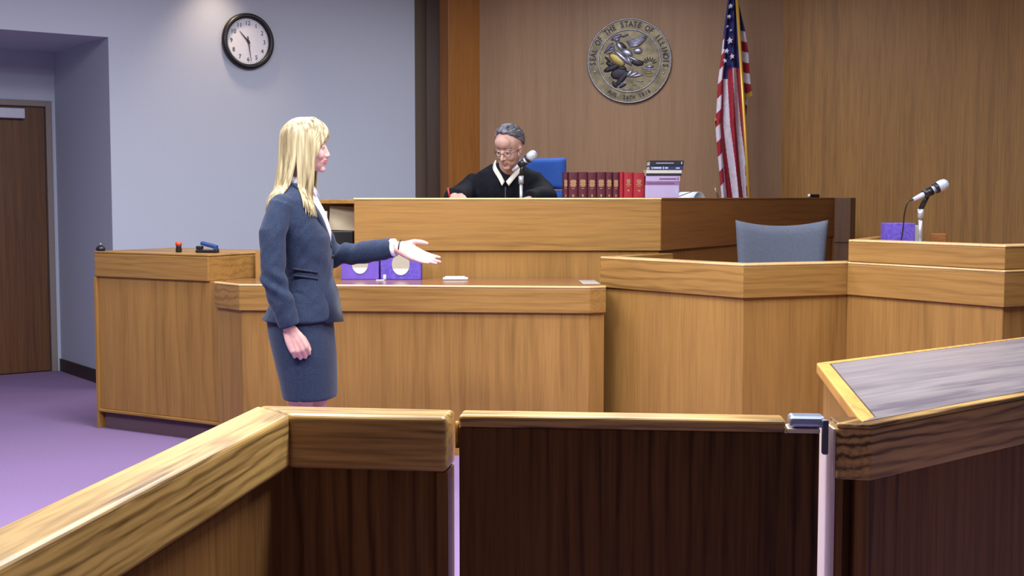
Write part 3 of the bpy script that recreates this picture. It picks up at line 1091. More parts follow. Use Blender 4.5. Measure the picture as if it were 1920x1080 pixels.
pp = smooth_path([(1.14, 8.27, 1.268), (1.17, 8.30, 1.345), (1.205, 8.34, 1.372), (1.245, 8.37, 1.345), (1.275, 8.40, 1.252)], 5)
pp = [Vector((p.x, p.y, p.z)) for p in pp]
r0 = [bm.verts.new(p) for p in pp]
r1 = [bm.verts.new(p + Vector((-0.10, 0.10, 0))) for p in pp]
for i in range(len(pp) - 1):
    bm.faces.new((r0[i], r0[i + 1], r1[i + 1], r1[i]))
o = obj('sheet', bm, mat('pale_blue_paper', (200, 214, 236), 0.8), ps, smooth=True)
o.modifiers.new('t', 'SOLIDIFY').thickness = 0.003
obj('sheet_pile', box(new(), (1.17, 8.42, DESK + 0.0085), (0.15, 0.12, 0.015), 20), M_white, ps)

pen = thing('pen', (1.38, 8.50, DESK), 'dark pen standing in its holder near the flag', 'pen')
bm = new()
lathe(bm, [(0.001, 0), (0.028, 0), (0.028, 0.015), (0.008, 0.03), (0.001, 0.03)], Matrix.Translation((1.38, 8.50, DESK + 0.0006)))
obj('holder', bm, M_black, pen, smooth=True)
bm = new()
cyl(bm, (1.38, 8.50, DESK + 0.028), (1.345, 8.51, 1.365), 0.005)
obj('barrel', bm, M_black, pen, smooth=True)
bm = new()
cyl(bm, (1.345, 8.51, 1.3655), (1.335, 8.513, 1.398), 0.006, 0.004)
obj('cap', bm, mat('wooden_pen_tip', (190, 140, 90), 0.5), pen, smooth=True)

gn = thing('thumb_rest', (2.24, 9.42, 1.334), 'tiny black clip with a white tip at the far end of the bench top', 'clip')
bm = new()
box(bm, (2.215, 9.50, 1.3465), (0.09, 0.03, 0.024), 30)
obj('clip_body', bm, M_black, gn, bevel=0.004)
bm = new()
ell(bm, (2.178, 9.478, 1.349), (0.012, 0.012, 0.012))
obj('white_tip', bm, M_white, gn, smooth=True)

# ------------------------------------------------------------------ microphones
M_mesh = mat('silver_mic_mesh', (214, 224, 242), 0.4, metal=0.15, vary=0.35, scale=300)
M_micbody = mat('pale_mic_body', (200, 212, 232), 0.35, metal=0.15)


def microphone(name, label, tail, headp, post, base_z, cable_end=None):
    tail, headp = Vector(tail), Vector(headp)
    t = thing(name, (post[0], post[1], base_z), label, 'microphone', 'microphones on short stands')
    d = (headp - tail).normalized()
    L = (headp - tail).length
    bm = new()
    cyl(bm, tail, tail + d * L * 0.62, 0.009, 0.017)
    obj('body', bm, M_micbody, t, smooth=True)
    bm = new()
    cyl(bm, tail + d * (L * 0.621), tail + d * (L * 0.70), 0.024, 0.026)
    obj('collar', bm, M_black, t, smooth=True)
    bm = new()
    q = d.to_track_quat('Z', 'Y').to_matrix().to_4x4()
    lathe(bm, [(0.001, 0), (0.024, 0), (0.027, 0.012), (0.0275, 0.025), (0.024, 0.042), (0.014, 0.052), (0.001, 0.055)], Matrix.Translation(tail + d * (L * 0.701)) @ q, 24)
    obj('head_grille', bm, M_mesh, t, smooth=True)
    grip = tail + d * (L * 0.42)
    top = Vector((post[0], post[1], post[2]))
    bm = new()
    cyl(bm, grip - d * 0.022 - Vector((0, 0, 0.002)), grip + d * 0.022 - Vector((0, 0, 0.002)), 0.0205)
    tube(bm, [grip - Vector((0, 0, 0.012)), (grip + top) / 2 - Vector((0, 0, 0.004)), top], [0.011, 0.012, 0.012], 12)
    obj('clip', bm, M_black, t, smooth=True)
    bm = new()
    cyl(bm, top, top - Vector((0, 0, 0.045)), 0.015)
    cyl(bm, top - Vector((0, 0, 0.045)), Vector((post[0], post[1], base_z + 0.012)), 0.0095)
    obj('post', bm, M_chrome, t, smooth=True)
    obj('base', lathe(new(), [(0.001, 0), (0.055, 0), (0.055, 0.008), (0.018, 0.016), (0.001, 0.016)], Matrix.Translation((post[0], post[1], base_z + 0.0006))), M_chrome, t, smooth=True)
    if cable_end:
        bm = new()
        ce = Vector(cable_end)
        tube(bm, smooth_path([tail + d * 0.004, tail - d * 0.03, tail + (ce - tail) * 0.25 - d * 0.03, tail + (ce - tail) * 0.6 - d * 0.012, ce], 6), 0.0035, 8)
        obj('cable', bm, M_black, t, smooth=True)
    return t


wy = 6.1
microphone('microphone', 'silver microphone with black cable on the witness stand shelf', ((1711 - 960) * wy / 2420, wy, 1.34 - (374 - 369) * wy / 2420), ((1776 - 960) * wy / 2420, wy + 0.01, 1.34 + (369 - 342) * wy / 2420),
           ((1729 - 960) * wy / 2420, wy + 0.03, 1.34 - (392 - 369) * wy / 2420), 1.1005, ((1691 - 960) * wy / 2420, wy + 0.03, 1.104))
jy = 7.42
microphone('microphone', 'silver microphone on a post in front of the robed man', ((962 - 960) * jy / 2420, jy + 0.02, 1.34 + (369 - 320) * jy / 2420), ((1004 - 960) * jy / 2420, jy - 0.05, 1.34 + (369 - 287) * jy / 2420),
           ((977 - 960) * jy / 2420, jy, 1.34 + (369 - 330) * jy / 2420), DESK)

# ------------------------------------------------------------------ tissue boxes and small things
M_purple = mat('purple_patterned_card', (104, 84, 190), 0.6, rgb2=(84, 62, 166), scale=70)
M_violet = mat('violet_card', (110, 82, 186), 0.6, vary=0.08, scale=30)
M_oval = mat('pale_inner_card', (176, 168, 150), 0.8)


def tissue(name, c, s, rz, label, hole=None, m=M_purple):
    t = thing(name, (c[0], c[1], c[2]), label, 'tissue box')
    rot = Matrix.Translation((c[0], c[1], c[2] + s[2] / 2 + 0.0006)) @ Matrix.Rotation(R(rz), 4, 'Z')
    obj('carton', box(new(), (0, 0, 0), s, mx=rot), m, t, bevel=0.003)
    if hole:
        f = rot @ Matrix.Translation((0, -s[1] / 2 - 0.0004, hole[2])) @ Matrix.Rotation(R(90), 4, 'X')
        bm = new()
        lathe(bm, [(0.0005, 0), (1, 0), (1, 0.001), (0.0005, 0.001)], f @ Matrix.Diagonal((hole[0], hole[1], 1, 1)), 40)
        obj('opening', bm, M_oval, t)
        bm = new()
        k = 14
        vs = []
        for i in range(k + 1):
            a = math.pi + R(25) + (math.pi - R(50)) * i / k
            vs.append((hole[0] * 0.98 * math.cos(a), hole[1] * 0.98 * math.sin(a)))
        lo = [bm.verts.new(f @ Vector((x, y, 0.0012))) for x, y in vs]
        hi = [bm.verts.new(f @ Vector((x, y, 0.003))) for x, y in vs]
        bm.faces.new(lo), bm.faces.new(hi)
        for i in range(k + 1):
            bm.faces.new((lo[i], lo[(i + 1) % (k + 1)], hi[(i + 1) % (k + 1)], hi[i]))
        obj('tissue', bm, M_white, t)
    return t


ZC = 0.886
tissue('tissue_box', (-0.835, 7.13, ZC), (0.208, 0.10, 0.118), 0, 'plain violet tissue box with oval opening behind the woman\'s forearm', (0.045, 0.056, 0.028), M_violet)
tissue('tissue_box', (-0.61, 7.12, ZC), (0.222, 0.10, 0.120), 0, 'patterned purple tissue box with oval opening under the woman\'s hand', (0.049, 0.060, 0.024), M_purple)
tx, ty = (1685 - 960) * 6.3 / 2420, 6.30
tb = tissue('tissue_box', (tx, ty + 0.02, 1.1), (0.143, 0.11, 0.112), -6, 'purple leaf patterned tissue box on the witness shelf beside the microphone', None, M_purple)
obj('end_flap', box(new(), (tx + 0.088, ty + 0.03, 1.1006 + 0.05), (0.026, 0.09, 0.1), -6), mat('pale_grey_card', (188, 186, 178), 0.7), tb)
o = obj('wooden_block', box(new(), (2.095, 6.34, 1.1006 + 0.03), (0.075, 0.06, 0.06), -20), wood('block_oak', (140, 88, 44), (104, 62, 30), 'H', 0), bevel=0.003)
tag(o, 'small brown wooden block behind the microphone post on the witness shelf', 'block')

cb = thing('bottle', (-0.70, 7.03, ZC), 'tiny clear bottle with white cap by the tissue boxes', 'bottle')
bm = new()
cyl(bm, (-0.695, 7.03, ZC + 0.0006), (-0.695, 7.03, ZC + 0.02), 0.009)
obj('bottle_body', bm, mat('milky_plastic', (190, 196, 230), 0.2), cb, smooth=True)
bm = new()
cyl(bm, (-0.695, 7.03, ZC + 0.0203), (-0.695, 7.03, ZC + 0.03), 0.008)
obj('bottle_cap', bm, M_white, cb, smooth=True)
o = obj('paper_clip', box(new(), (-0.715, 6.985, ZC + 0.003), (0.045, 0.014, 0.005), 8), M_white, bevel=0.002)
tag(o, 'small white clip lying in front of the tissue boxes', 'clip')
ph = thing('eyeglass_case', (-0.31, 7.05, ZC), 'slim white case lying on the clerk counter right of the tissue boxes', 'case')
bm = new()
box(bm, (-0.31, 7.06, ZC + 0.0075), (0.138, 0.05, 0.0135), 3)
obj('case_body', bm, mat('pale_blue_white_plastic', (214, 222, 240), 0.3), ph, bevel=0.005, seg=3)
bm = new()
box(bm, (-0.312, 7.062, ZC + 0.017), (0.11, 0.03, 0.005), 3)
obj('case_lid', bm, M_white, ph, bevel=0.002)
o = obj('paper_sheet', box(new(), (0.41, 6.86, ZC + 0.0012), (0.09, 0.3, 0.0012), 2), mat('grey_blotter', (170, 160, 152), 0.6))
tag(o, 'thin grey sheet lying at the right end of the clerk counter', 'paper')

# stamp, stapler and knob on the left desk
ZD = 1.0285
st = thing('rubber_stamp', (-1.875, 7.26, ZD), 'small rubber stamp with an orange red knob on the left desk', 'stamp')
bm = new()
lathe(bm, [(0.001, 0), (0.016, 0), (0.018, 0.012), (0.014, 0.03), (0.017, 0.036), (0.001, 0.036)], Matrix.Translation((-1.875, 7.26, ZD + 0.0006)), 20)
obj('stamp_base', bm, M_black, st, smooth=True)
bm = new()
lathe(bm, [(0.001, 0), (0.015, 0), (0.019, 0.01), (0.017, 0.02), (0.001, 0.022)], Matrix.Translation((-1.875, 7.26, ZD + 0.037)), 20)
obj('stamp_knob', bm, mat('orange_red_plastic', (214, 70, 36), 0.4), st, smooth=True)
sx, sy = -1.70, 7.20
sg = thing('stapler', (sx, sy, ZD), 'blue and black stapler lying on the left desk ledge', 'stapler')
mS = Matrix.Translation((sx, sy, ZD + 0.0006)) @ Matrix.Rotation(R(-12), 4, 'Z')
obj('stapler_base', box(new(), (0, 0, 0.008), (0.13, 0.036, 0.016), mx=mS), M_black, sg, bevel=0.004)
bm = new()
box(bm, (0, 0, 0), (0.10, 0.03, 0.022), mx=mS @ Matrix.Translation((0.012, 0, 0.042)) @ Matrix.Rotation(R(14), 4, 'Y'))
obj('stapler_arm', bm, mat('blue_stapler_plastic', (28, 62, 120), 0.4), sg, bevel=0.006)
bm = new()
box(bm, (-0.046, 0, 0.027), (0.034, 0.034, 0.02), mx=mS)
obj('stapler_hinge', bm, M_black, sg, bevel=0.005)
bm = new()
box(bm, (0.052, 0, 0.022), (0.02, 0.034, 0.012), mx=mS)
obj('stapler_nose', bm, mat('blue_stapler_plastic', (28, 62, 120), 0.4), sg, bevel=0.003)
kb = thing('desk_knob', (-2.38, 7.44, ZD), 'small dark knob at the far left corner of the left desk', 'desk_knob')  # small dark knob, built as a dome with a chrome button
obj('knob_dome', lathe(new(), [(0.001, 0.006), (0.028, 0.006), (0.026, 0.018), (0.014, 0.03), (0.001, 0.033)], Matrix.Translation((-2.375, 7.45, ZD)), 24), mat('dark_knob_metal', (60, 56, 62), 0.35, metal=0.7), kb, smooth=True)
obj('knob_base', lathe(new(), [(0.001, 0.0006), (0.024, 0.0006), (0.024, 0.0058), (0.001, 0.0058)], Matrix.Translation((-2.375, 7.45, ZD)), 24), M_black, kb)
bm = new()
cyl(bm, (-2.375, 7.45, ZD + 0.0333), (-2.375, 7.45, ZD + 0.044), 0.004)
obj('knob_button', bm, M_chrome, kb, smooth=True)

# things in the open shelf at the left end of the bench
o = obj('document_tray', box(new(), (-1.0, 7.60, 1.0206 + 0.06), (0.15, 0.16, 0.12)), M_black, bevel=0.005)
tag(o, 'black document tray in the open shelf left of the bench', 'tray')
bm = new()
o = obj('manila_envelope', box(new(), (0, 0, 0), (0.155, 0.012, 0.14), mx=Matrix.Translation((-1.0, 7.63, 1.1412 + 0.071)) @ Matrix.Rotation(R(-8), 4, 'X') @ Matrix.Rotation(R(2), 4, 'Y')), mat('tan_paper', (176, 160, 132), 0.8))
tag(o, 'tan envelope propped on the black tray in the open shelf', 'envelope')
o = obj('paper_pile', box(new(), (-1.135, 7.58, 1.0206 + 0.1), (0.09, 0.14, 0.2), 6), M_white, bevel=0.002)
tag(o, 'white papers standing in the open shelf beside the woman\'s collar', 'papers')
o = obj('letter', box(new(), (-1.115, 7.62, 1.2206 + 0.018), (0.055, 0.12, 0.034), 4), mat('pale_lilac_paper', (206, 204, 232), 0.8))
tag(o, 'pale lilac bundle lying on the white papers in the shelf', 'papers')
bm = new()
cyl(bm, (-0.93, 7.36, 1.0206), (-0.93, 7.36, 1.055), 0.022)
o = obj('paper_cup', bm, mat('deep_blue_plastic', (30, 50, 160), 0.4), smooth=True)
tag(o, 'small deep blue cup in the shelf behind the woman\'s elbow', 'cup')

# ------------------------------------------------------------------ chairs
M_chairgrey = mat('blue_grey_upholstery', (98, 106, 122), 0.85, rgb2=(84, 90, 104), scale=200, bump=0.2)
M_chairblue = mat('bright_blue_upholstery', (36, 84, 168), 0.8, vary=0.1, scale=150)
M_leg = mat('dark_chair_metal', (40, 38, 40), 0.4, metal=0.6)


def back_pad(cx, cy, zc, w, h, t, rz, sag, bow=0.03, taper=0.0):
    """curved upholstered back with a dipped top edge"""
    bm = new()
    nu, nv = 24, 14
    mx = Matrix.Translation((cx, cy, zc)) @ Matrix.Rotation(R(rz), 4, 'Z')
    F, B = [], []
    for j in range(nv + 1):
        v = j / nv
        rowf, rowb = [], []
        for i in range(nu + 1):
            u = i / nu * 2 - 1
            e = (1 - abs(u) ** 10) * (1 - abs(2 * v - 1) ** 10)
            x = u * w / 2 * (1 - taper * (1 - v))
            top = sag * (u * u - 1) * v
            z = (v - 0.5) * h + top
            y = bow * (u * u)
            th = t / 2 * max(0.05, e) ** 0.5
            rowf.append(bm.verts.new(mx @ Vector((x, -y - th, z))))
            rowb.append(bm.verts.new(mx @ Vector((x, -y + th, z))))
        F.append(rowf)
        B.append(rowb)
    for G, fl in ((F, 0), (B, 1)):
        for j in range(nv):
            for i in range(nu):
                bm.faces.new((G[j][i], G[j][i + 1], G[j + 1][i + 1], G[j + 1][i]))
    for i in range(nu):
        bm.faces.new((F[0][i], F[0][i + 1], B[0][i + 1], B[0][i]))
        bm.faces.new((F[nv][i], F[nv][i + 1], B[nv][i + 1], B[nv][i]))
    for j in range(nv):
        bm.faces.new((F[j][0], F[j + 1][0], B[j + 1][0], B[j][0]))
        bm.faces.new((F[j][nu], F[j + 1][nu], B[j + 1][nu], B[j][nu]))
    return bm


wc = (1.46, 7.0)
ch = thing('armless_chair', (wc[0], wc[1], 0.2), 'blue grey upholstered chair with dipped back inside the witness stand', 'chair')
obj('backrest', back_pad(wc[0] - 0.005, wc[1], 1.035, 0.497, 0.36, 0.07, 0, 0.032, 0.03, 0.1), M_chairgrey, ch, smooth=True)
bm = new()
box(bm, (wc[0], wc[1] - 0.28, 0.66), (0.48, 0.46, 0.08))
obj('seat', bm, M_chairgrey, ch, bevel=0.03, seg=4)
obj('back_support', box(new(), (wc[0], wc[1] + 0.03, 0.78), (0.06, 0.025, 0.34)), M_leg, ch)
for dx in (-0.2, 0.2):
    for dy in (-0.47, -0.08):
        bm = new()
        cyl(bm, (wc[0] + dx, wc[1] + dy, 0.2008), (wc[0] + dx * 0.95, wc[1] + dy, 0.6195), 0.013)
        obj('leg', bm, M_leg, ch, smooth=True)

jc = (0.14, 8.50)
JA = -40
mJ = Matrix.Translation((jc[0], jc[1], 0)) @ Matrix.Rotation(R(JA), 4, 'Z')
jch = thing('swivel_chair', (jc[0], jc[1], 0.45), 'bright blue high-backed chair behind the robed man', 'chair')
obj('backrest', back_pad(jc[0], jc[1], 1.49, 0.50, 0.20, 0.08, JA, 0.0, -0.02), M_chairblue, jch, smooth=True)
obj('lower_backrest', back_pad(jc[0], jc[1], 1.20, 0.48, 0.36, 0.08, JA, 0.0, -0.02), M_chairblue, jch, smooth=True)
obj('back_support', box(new(), (0, 0.055, 1.2), (0.07, 0.02, 0.7), mx=mJ), M_leg, jch)
obj('seat', box(new(), (0, -0.28, 0.89), (0.50, 0.46, 0.08), mx=mJ), M_chairblue, jch, bevel=0.03, seg=4)
bm = new()
cx_ = mJ @ Vector((0, -0.25, 0))
cyl(bm, (cx_.x, cx_.y, 0.52), (cx_.x, cx_.y, 0.85), 0.03)
obj('gas_column', bm, M_leg, jch, smooth=True)
for k in range(5):
    a = R(72 * k + 20)
    bm = new()
    e = Vector((cx_.x + 0.27 * math.cos(a), cx_.y + 0.27 * math.sin(a), 0.497))
    tube(bm, [(cx_.x, cx_.y, 0.53), e], [0.022, 0.014], 10)
    ell(bm, e - Vector((0, 0, 0.018)), (0.026, 0.026, 0.026), seg=12)
    obj('leg', bm, M_leg, jch, smooth=True)

# ------------------------------------------------------------------ people
M_skin = mat('fair_skin', (224, 180, 170), 0.55, rgb2=(212, 164, 154), scale=25, spec=0.35)
M_skin2 = mat('ruddy_skin', (200, 164, 148), 0.55, rgb2=(186, 146, 132), scale=25, spec=0.35)
M_lip = mat('lip_pink', (200, 122, 124), 0.45)
M_lip2 = mat('muted_lip', (184, 138, 126), 0.5)
M_browA = mat('light_brow', (150, 116, 84), 0.8)
M_browB = mat('grey_brow', (110, 98, 94), 0.8)
M_eye = mat('eye_white', (225, 222, 220), 0.25)
M_iris = mat('dark_iris', (40, 36, 40), 0.2)


def head_prims(bm, H, male=False):
    e = lambda c, r, rot=None: ell(bm, c, r, rot, 24, H)
    e((-0.012, 0, 0.040), (0.098, 0.077, 0.090))
    e((0.028, 0, -0.020), (0.062, 0.062, 0.088))
    e((0.038, 0, -0.070), (0.046, 0.050 if male else 0.045, 0.038))
    e((0.070, 0, -0.098), (0.020, 0.024 if male else 0.018, 0.016))
    e((0.062, 0, 0.060), (0.034, 0.052, 0.045))
    for s in (-1, 1):
        e((0.058, 0.034 * s, -0.028), (0.028, 0.026, 0.030))
        e((0.071, 0.030 * s, 0.023), (0.014, 0.026, 0.009))
        e((0.094, 0.011 * s, -0.034), (0.011, 0.008, 0.008))
        e((0.000, 0.077 * s, -0.010), (0.017, 0.008, 0.030), Matrix.Rotation(R(-12), 4, 'Y'))
        e((0.066, 0.020 * s, -0.060), (0.016, 0.018, 0.018))
    for k in range(7):
        t = k / 6
        e((0.084 + (0.021 if male else 0.0165) * t, 0, 0.010 - 0.040 * t), (0.010 + 0.002 * t, 0.0075 + 0.004 * t, 0.0095))
    e((0.090, 0, -0.0535), (0.010, 0.021, 0.0058))
    e((0.088, 0, -0.0665), (0.010, 0.018, 0.0068))


def paint_head(me, H, lip, brow):
    """lips and brows by position on the head"""
    inv = H.inverted()
    for p in me.polygons:
        c = inv @ p.center
        if abs(c.x) > 0.2 or abs(c.z) > 0.2:
            continue
        if c.x > 0.074 and abs(c.y) < 0.022 and -0.074 < c.z < -0.049 and (abs(c.z + 0.0605) < 0.0125 - 0.2 * abs(c.y)):
            p.material_index = lip
        elif c.x > 0.055 and 0.012 < abs(c.y) < 0.052 and abs(c.z - (0.031 - 0.10 * max(0, abs(c.y) - 0.03))) < 0.0045:
            p.material_index = brow


def eyes(parent, H, look=(1, 0, 0), lid=None):
    for s in (-1, 1):
        bm = new()
        ell(bm, (0.0715, 0.031 * s, 0.006), (0.013, 0.0135, 0.0105), seg=16, mx=H)
        ey = obj('eye', bm, M_eye, parent, smooth=True)
        bm = new()
        ell(bm, Vector((0.0735, 0.031 * s, 0.005)) + Vector(look).normalized() * 0.0075, (0.005, 0.0058, 0.0058), seg=12, mx=H)
        obj('iris', bm, M_iris, ey, smooth=True)
        bm = new()
        ell(bm, (0.0725, 0.031 * s, 0.0105), (0.0145, 0.0155, 0.0078), seg=16, mx=H)
        obj('eyelid', bm, lid, parent, smooth=True)


def hand_prims(bm, wrist, fdir, back, left, curl, length=0.178, thumb=(0.55, 0.5), spread=0.05):
    """palm and five jointed fingers; fdir along fingers, back = back of hand, curl = bend per finger (deg per joint)"""
    x = Vector(fdir).normalized()
    z = (Vector(back) - x * Vector(back).dot(x)).normalized()
    y = z.cross(x)
    if left:
        y = -y
    k = length / 0.178
    w = Vector(wrist)
    P = lambda a, b_, c: w + x * (a * k) + y * (b_ * k) + z * (c * k)
    # palm: several overlapping tapered chains from the wrist to each knuckle
    kn = [(0.092, 0.031), (0.096, 0.010), (0.092, -0.011), (0.083, -0.031)]
    for (a, b_) in kn:
        tube(bm, [P(-0.01, b_ * 0.55, 0), P(0.03, b_ * 0.8, -0.001), P(0.06, b_ * 0.95, 0), P(a, b_, 0.001)], [0.015 * k, 0.0165 * k, 0.014 * k, 0.0115 * k], 10)
    ell(bm, P(0.048, 0, -0.004), (0.045 * k, 0.045 * k, 0.045 * k), Matrix((x, y, z)).transposed().to_4x4() @ Matrix.Diagonal((1, 0.85, 0.34, 1)), 18)
    tube(bm, [P(-0.05, 0, 0), P(-0.02, 0, 0), P(0.02, 0, 0)], [0.024 * k, 0.024 * k, 0.022 * k], 14, 0.8)
    seglen = [(0.040, 0.025, 0.021), (0.044, 0.028, 0.022), (0.041, 0.026, 0.021), (0.032, 0.020, 0.019)]
    for f in range(4):
        a, b_ = kn[f]
        pts = [P(a - 0.012, b_, 0), P(a, b_, 0)]
        ang = 0
        sp2 = spread * (1.5 - f)
        pos = Vector((a, b_, 0.0))
        for jx, L in enumerate(seglen[f]):
            ang += R(curl[f][jx])
            dv = Vector((math.cos(ang), sp2 * math.cos(ang), -math.sin(ang)))
            pos = pos + dv * L
            pts.append(P(*pos))
        r = [0.0098, 0.0098, 0.0088, 0.0080, 0.0066]
        if f == 3:
            r = [q * 0.85 for q in r]
        tube(bm, pts, [q * k for q in r], 10)
        ell(bm, pts[-1], (r[-1] * k,) * 3, seg=10)
    # thumb leaves the side of the palm near its base
    t0 = Vector((0.018, 0.024, -0.006))
    d1 = Vector((0.75, thumb[0], -0.25)).normalized()
    d2 = Vector((0.92, thumb[1] * 0.5, -0.25)).normalized()
    t1 = t0 + d1 * 0.042
    t2 = t1 + d2 * 0.032
    t3 = t2 + Vector((0.97, thumb[1] * 0.1, -0.2)).normalized() * 0.024
    tube(bm, [P(*t0), P(*t1), P(*t2), P(*t3)], [0.0155 * k, 0.0125 * k, 0.0105 * k, 0.0075 * k], 10)
    ell(bm, P(*t3), (0.0075 * k,) * 3, seg=10)
    ell(bm, P(0.03, 0.02, -0.010), (0.022 * k, 0.016 * k, 0.014 * k), Matrix((x, y, z)).transposed().to_4x4(), 12)


def wrinkle(me, fn):
    me.update()
    co = [v.co.copy() for v in me.vertices]
    no = [v.normal.copy() for v in me.vertices]
    flat = []
    for c_, n_ in zip(co, no):
        flat.extend(c_ + n_ * fn(c_))
    me.vertices.foreach_set('co', flat)
    me.update()


# ---- the woman: faces right, near arm hanging, far arm held out palm up
WX, WY = -0.914, 5.60


def w(x, dy, z):
    return (WX + x, WY + dy, z)


woman = thing('person', (WX, WY, 0), 'blonde woman in navy skirt suit gesturing with open palm in front of clerk counter', 'person')
H = head_frame(w(0.030, 0.0, 1.548), (1, 0.06, -0.03), scale=0.89)
bm = new()
head_prims(bm, H)
tube(bm, [w(-0.012, 0, 1.50), w(-0.022, 0, 1.43), w(-0.036, 0, 1.35), w(-0.035, 0, 1.28)], [0.050, 0.047, 0.055, 0.075], 20)
loft(bm, [(WX + c, WY, z, rx, ry) for z, c, rx, ry in ((1.36, -0.03, 0.05, 0.08), (1.33, -0.032, 0.075, 0.14), (1.25, -0.02, 0.085, 0.155), (1.10, 0.012, 0.088, 0.125), (0.99, 0.02, 0.082, 0.115), (0.85, 0.0, 0.09, 0.135), (0.72, 0.0, 0.09, 0.13))])
# legs
for s, x0 in ((-1, -0.005), (1, 0.035)):
    tube(bm, [w(x0 - 0.005, 0.075 * s, 0.80), w(x0 + 0.0, 0.08 * s, 0.66), w(x0 + 0.01, 0.082 * s, 0.48), w(x0 + 0.005, 0.08 * s, 0.42), w(x0 - 0.015, 0.08 * s, 0.31), w(x0 - 0.005, 0.08 * s, 0.18), w(x0 - 0.005, 0.08 * s, 0.09)],
         [0.07, 0.07, 0.056, 0.050, 0.053, 0.038, 0.032], 18)
    tube(bm, [w(x0 - 0.02, 0.08 * s, 0.085), w(x0 + 0.05, 0.08 * s, 0.06), w(x0 + 0.11, 0.08 * s, 0.028), w(x0 + 0.16, 0.08 * s, 0.024)], [0.032, 0.032, 0.030, 0.018], 14)
# near (right) arm
ARM_R = [w(-0.055, -0.155, 1.305), w(-0.088, -0.205, 1.19), w(-0.082, -0.232, 0.995), w(-0.045, -0.232, 0.90), w(-0.018, -0.225, 0.785)]
tube(bm, ARM_R, [0.042, 0.038, 0.030, 0.030, 0.026], 16)
hand_prims(bm, w(-0.012, -0.224, 0.775), (0.42, 0.06, -0.90), (0.25, -0.95, 0.05), False, [(38, 75, 45)] * 4, 0.172, (0.30, 0.2), 0.02)
# far (left) arm
ARM_L = [w(-0.04, 0.155, 1.305), w(0.03, 0.20, 1.19), w(0.125, 0.19, 1.075), w(0.27, 0.13, 1.095), w(0.405, 0.08, 1.118)]
tube(bm, ARM_L, [0.050, 0.044, 0.042, 0.036, 0.026], 16)
hand_prims(bm, w(0.418, 0.075, 1.120), (0.88, -0.10, -0.40), (-0.26, 0.62, -0.70), True, [(4, 6, 6), (2, 6, 6), (4, 8, 6), (8, 10, 8)], 0.182, (0.75, 0.55), 0.015)
me = fuse(bm, 0.0042, 3)
paint_head(me, H, 1, 2)
mesh_obj('body', me, None, woman, [M_skin, M_lip, M_browA])
eyes(woman, H, (1, 0, 0), M_skin)

# clothes
M_suit = mat('navy_suiting', (44, 57, 82), 0.85, rgb2=(34, 45, 66), scale=160, spec=0.25, sheen=0.12)
M_shirt = mat('white_shirt', (228, 218, 228), 0.7)
JS = ((1.400, -0.030, 0.050, 0.058), (1.380, -0.034, 0.062, 0.090), (1.355, -0.036, 0.080, 0.140), (1.325, -0.036, 0.094, 0.172), (1.28, -0.030, 0.106, 0.180), (1.23, -0.018, 0.114, 0.180), (1.17, 0.004, 0.122, 0.170),
      (1.08, 0.018, 0.114, 0.150), (1.00, 0.022, 0.109, 0.146), (0.93, 0.012, 0.122, 0.164), (0.87, 0.002, 0.142, 0.182), (0.822, -0.006, 0.160, 0.194), (0.806, -0.010, 0.166, 0.196))
bm = new()
loft(bm, [(WX + c, WY, z, rx, ry) for z, c, rx, ry in JS], 44, 2.15)
tube(bm, ARM_R[:4] + [w(-0.015, -0.226, 0.80)], [0.056, 0.056, 0.053, 0.052, 0.044], 20)
ell(bm, w(-0.055, -0.150, 1.303), (0.056, 0.052, 0.050))
tube(bm, ARM_L[:4] + [w(0.392, 0.086, 1.116)], [0.056, 0.055, 0.054, 0.050, 0.045], 20)
ell(bm, w(-0.045, 0.150, 1.303), (0.056, 0.052, 0.050))
me = fuse(bm, 0.006, 5)


def wr(co):
    x, dy, z = co.x - WX, co.y - WY, co.z
    a = 0.0045 * noise.noise((x * 9, dy * 9, z * 14 + x * 10)) + 0.003 * noise.noise((x * 24, dy * 20, z * 26 - x * 30))
    if dy < -0.16 and 0.90 < z < 1.06:                 # creases at the bent near elbow
        a += 0.008 * math.sin((z + x * 0.7) * 85) * math.exp(-((z - 0.975) / 0.05) ** 2)
    if dy > 0.05 and 0.02 < x < 0.3 and z < 1.2:        # far elbow
        a += 0.007 * math.sin((x - z * 0.5) * 75) * math.exp(-((x - 0.14) / 0.08) ** 2)
    return a


wrinkle(me, wr)
jacket = mesh_obj('jacket', me, M_suit, woman)
bm = new()
for zc, xx in ((0.998, 0.0), (1.025, 0.0)):
    tube(bm, smooth_path([w(-0.012, -0.1575, zc + 0.012), w(0.045, -0.150, zc + 0.003), w(0.088, -0.124, zc - 0.006)], 6), 0.006, 8, 0.7)
obj('pocket_flap', bm, mat('dark_navy_piping', (34, 42, 60), 0.85), jacket, smooth=True)
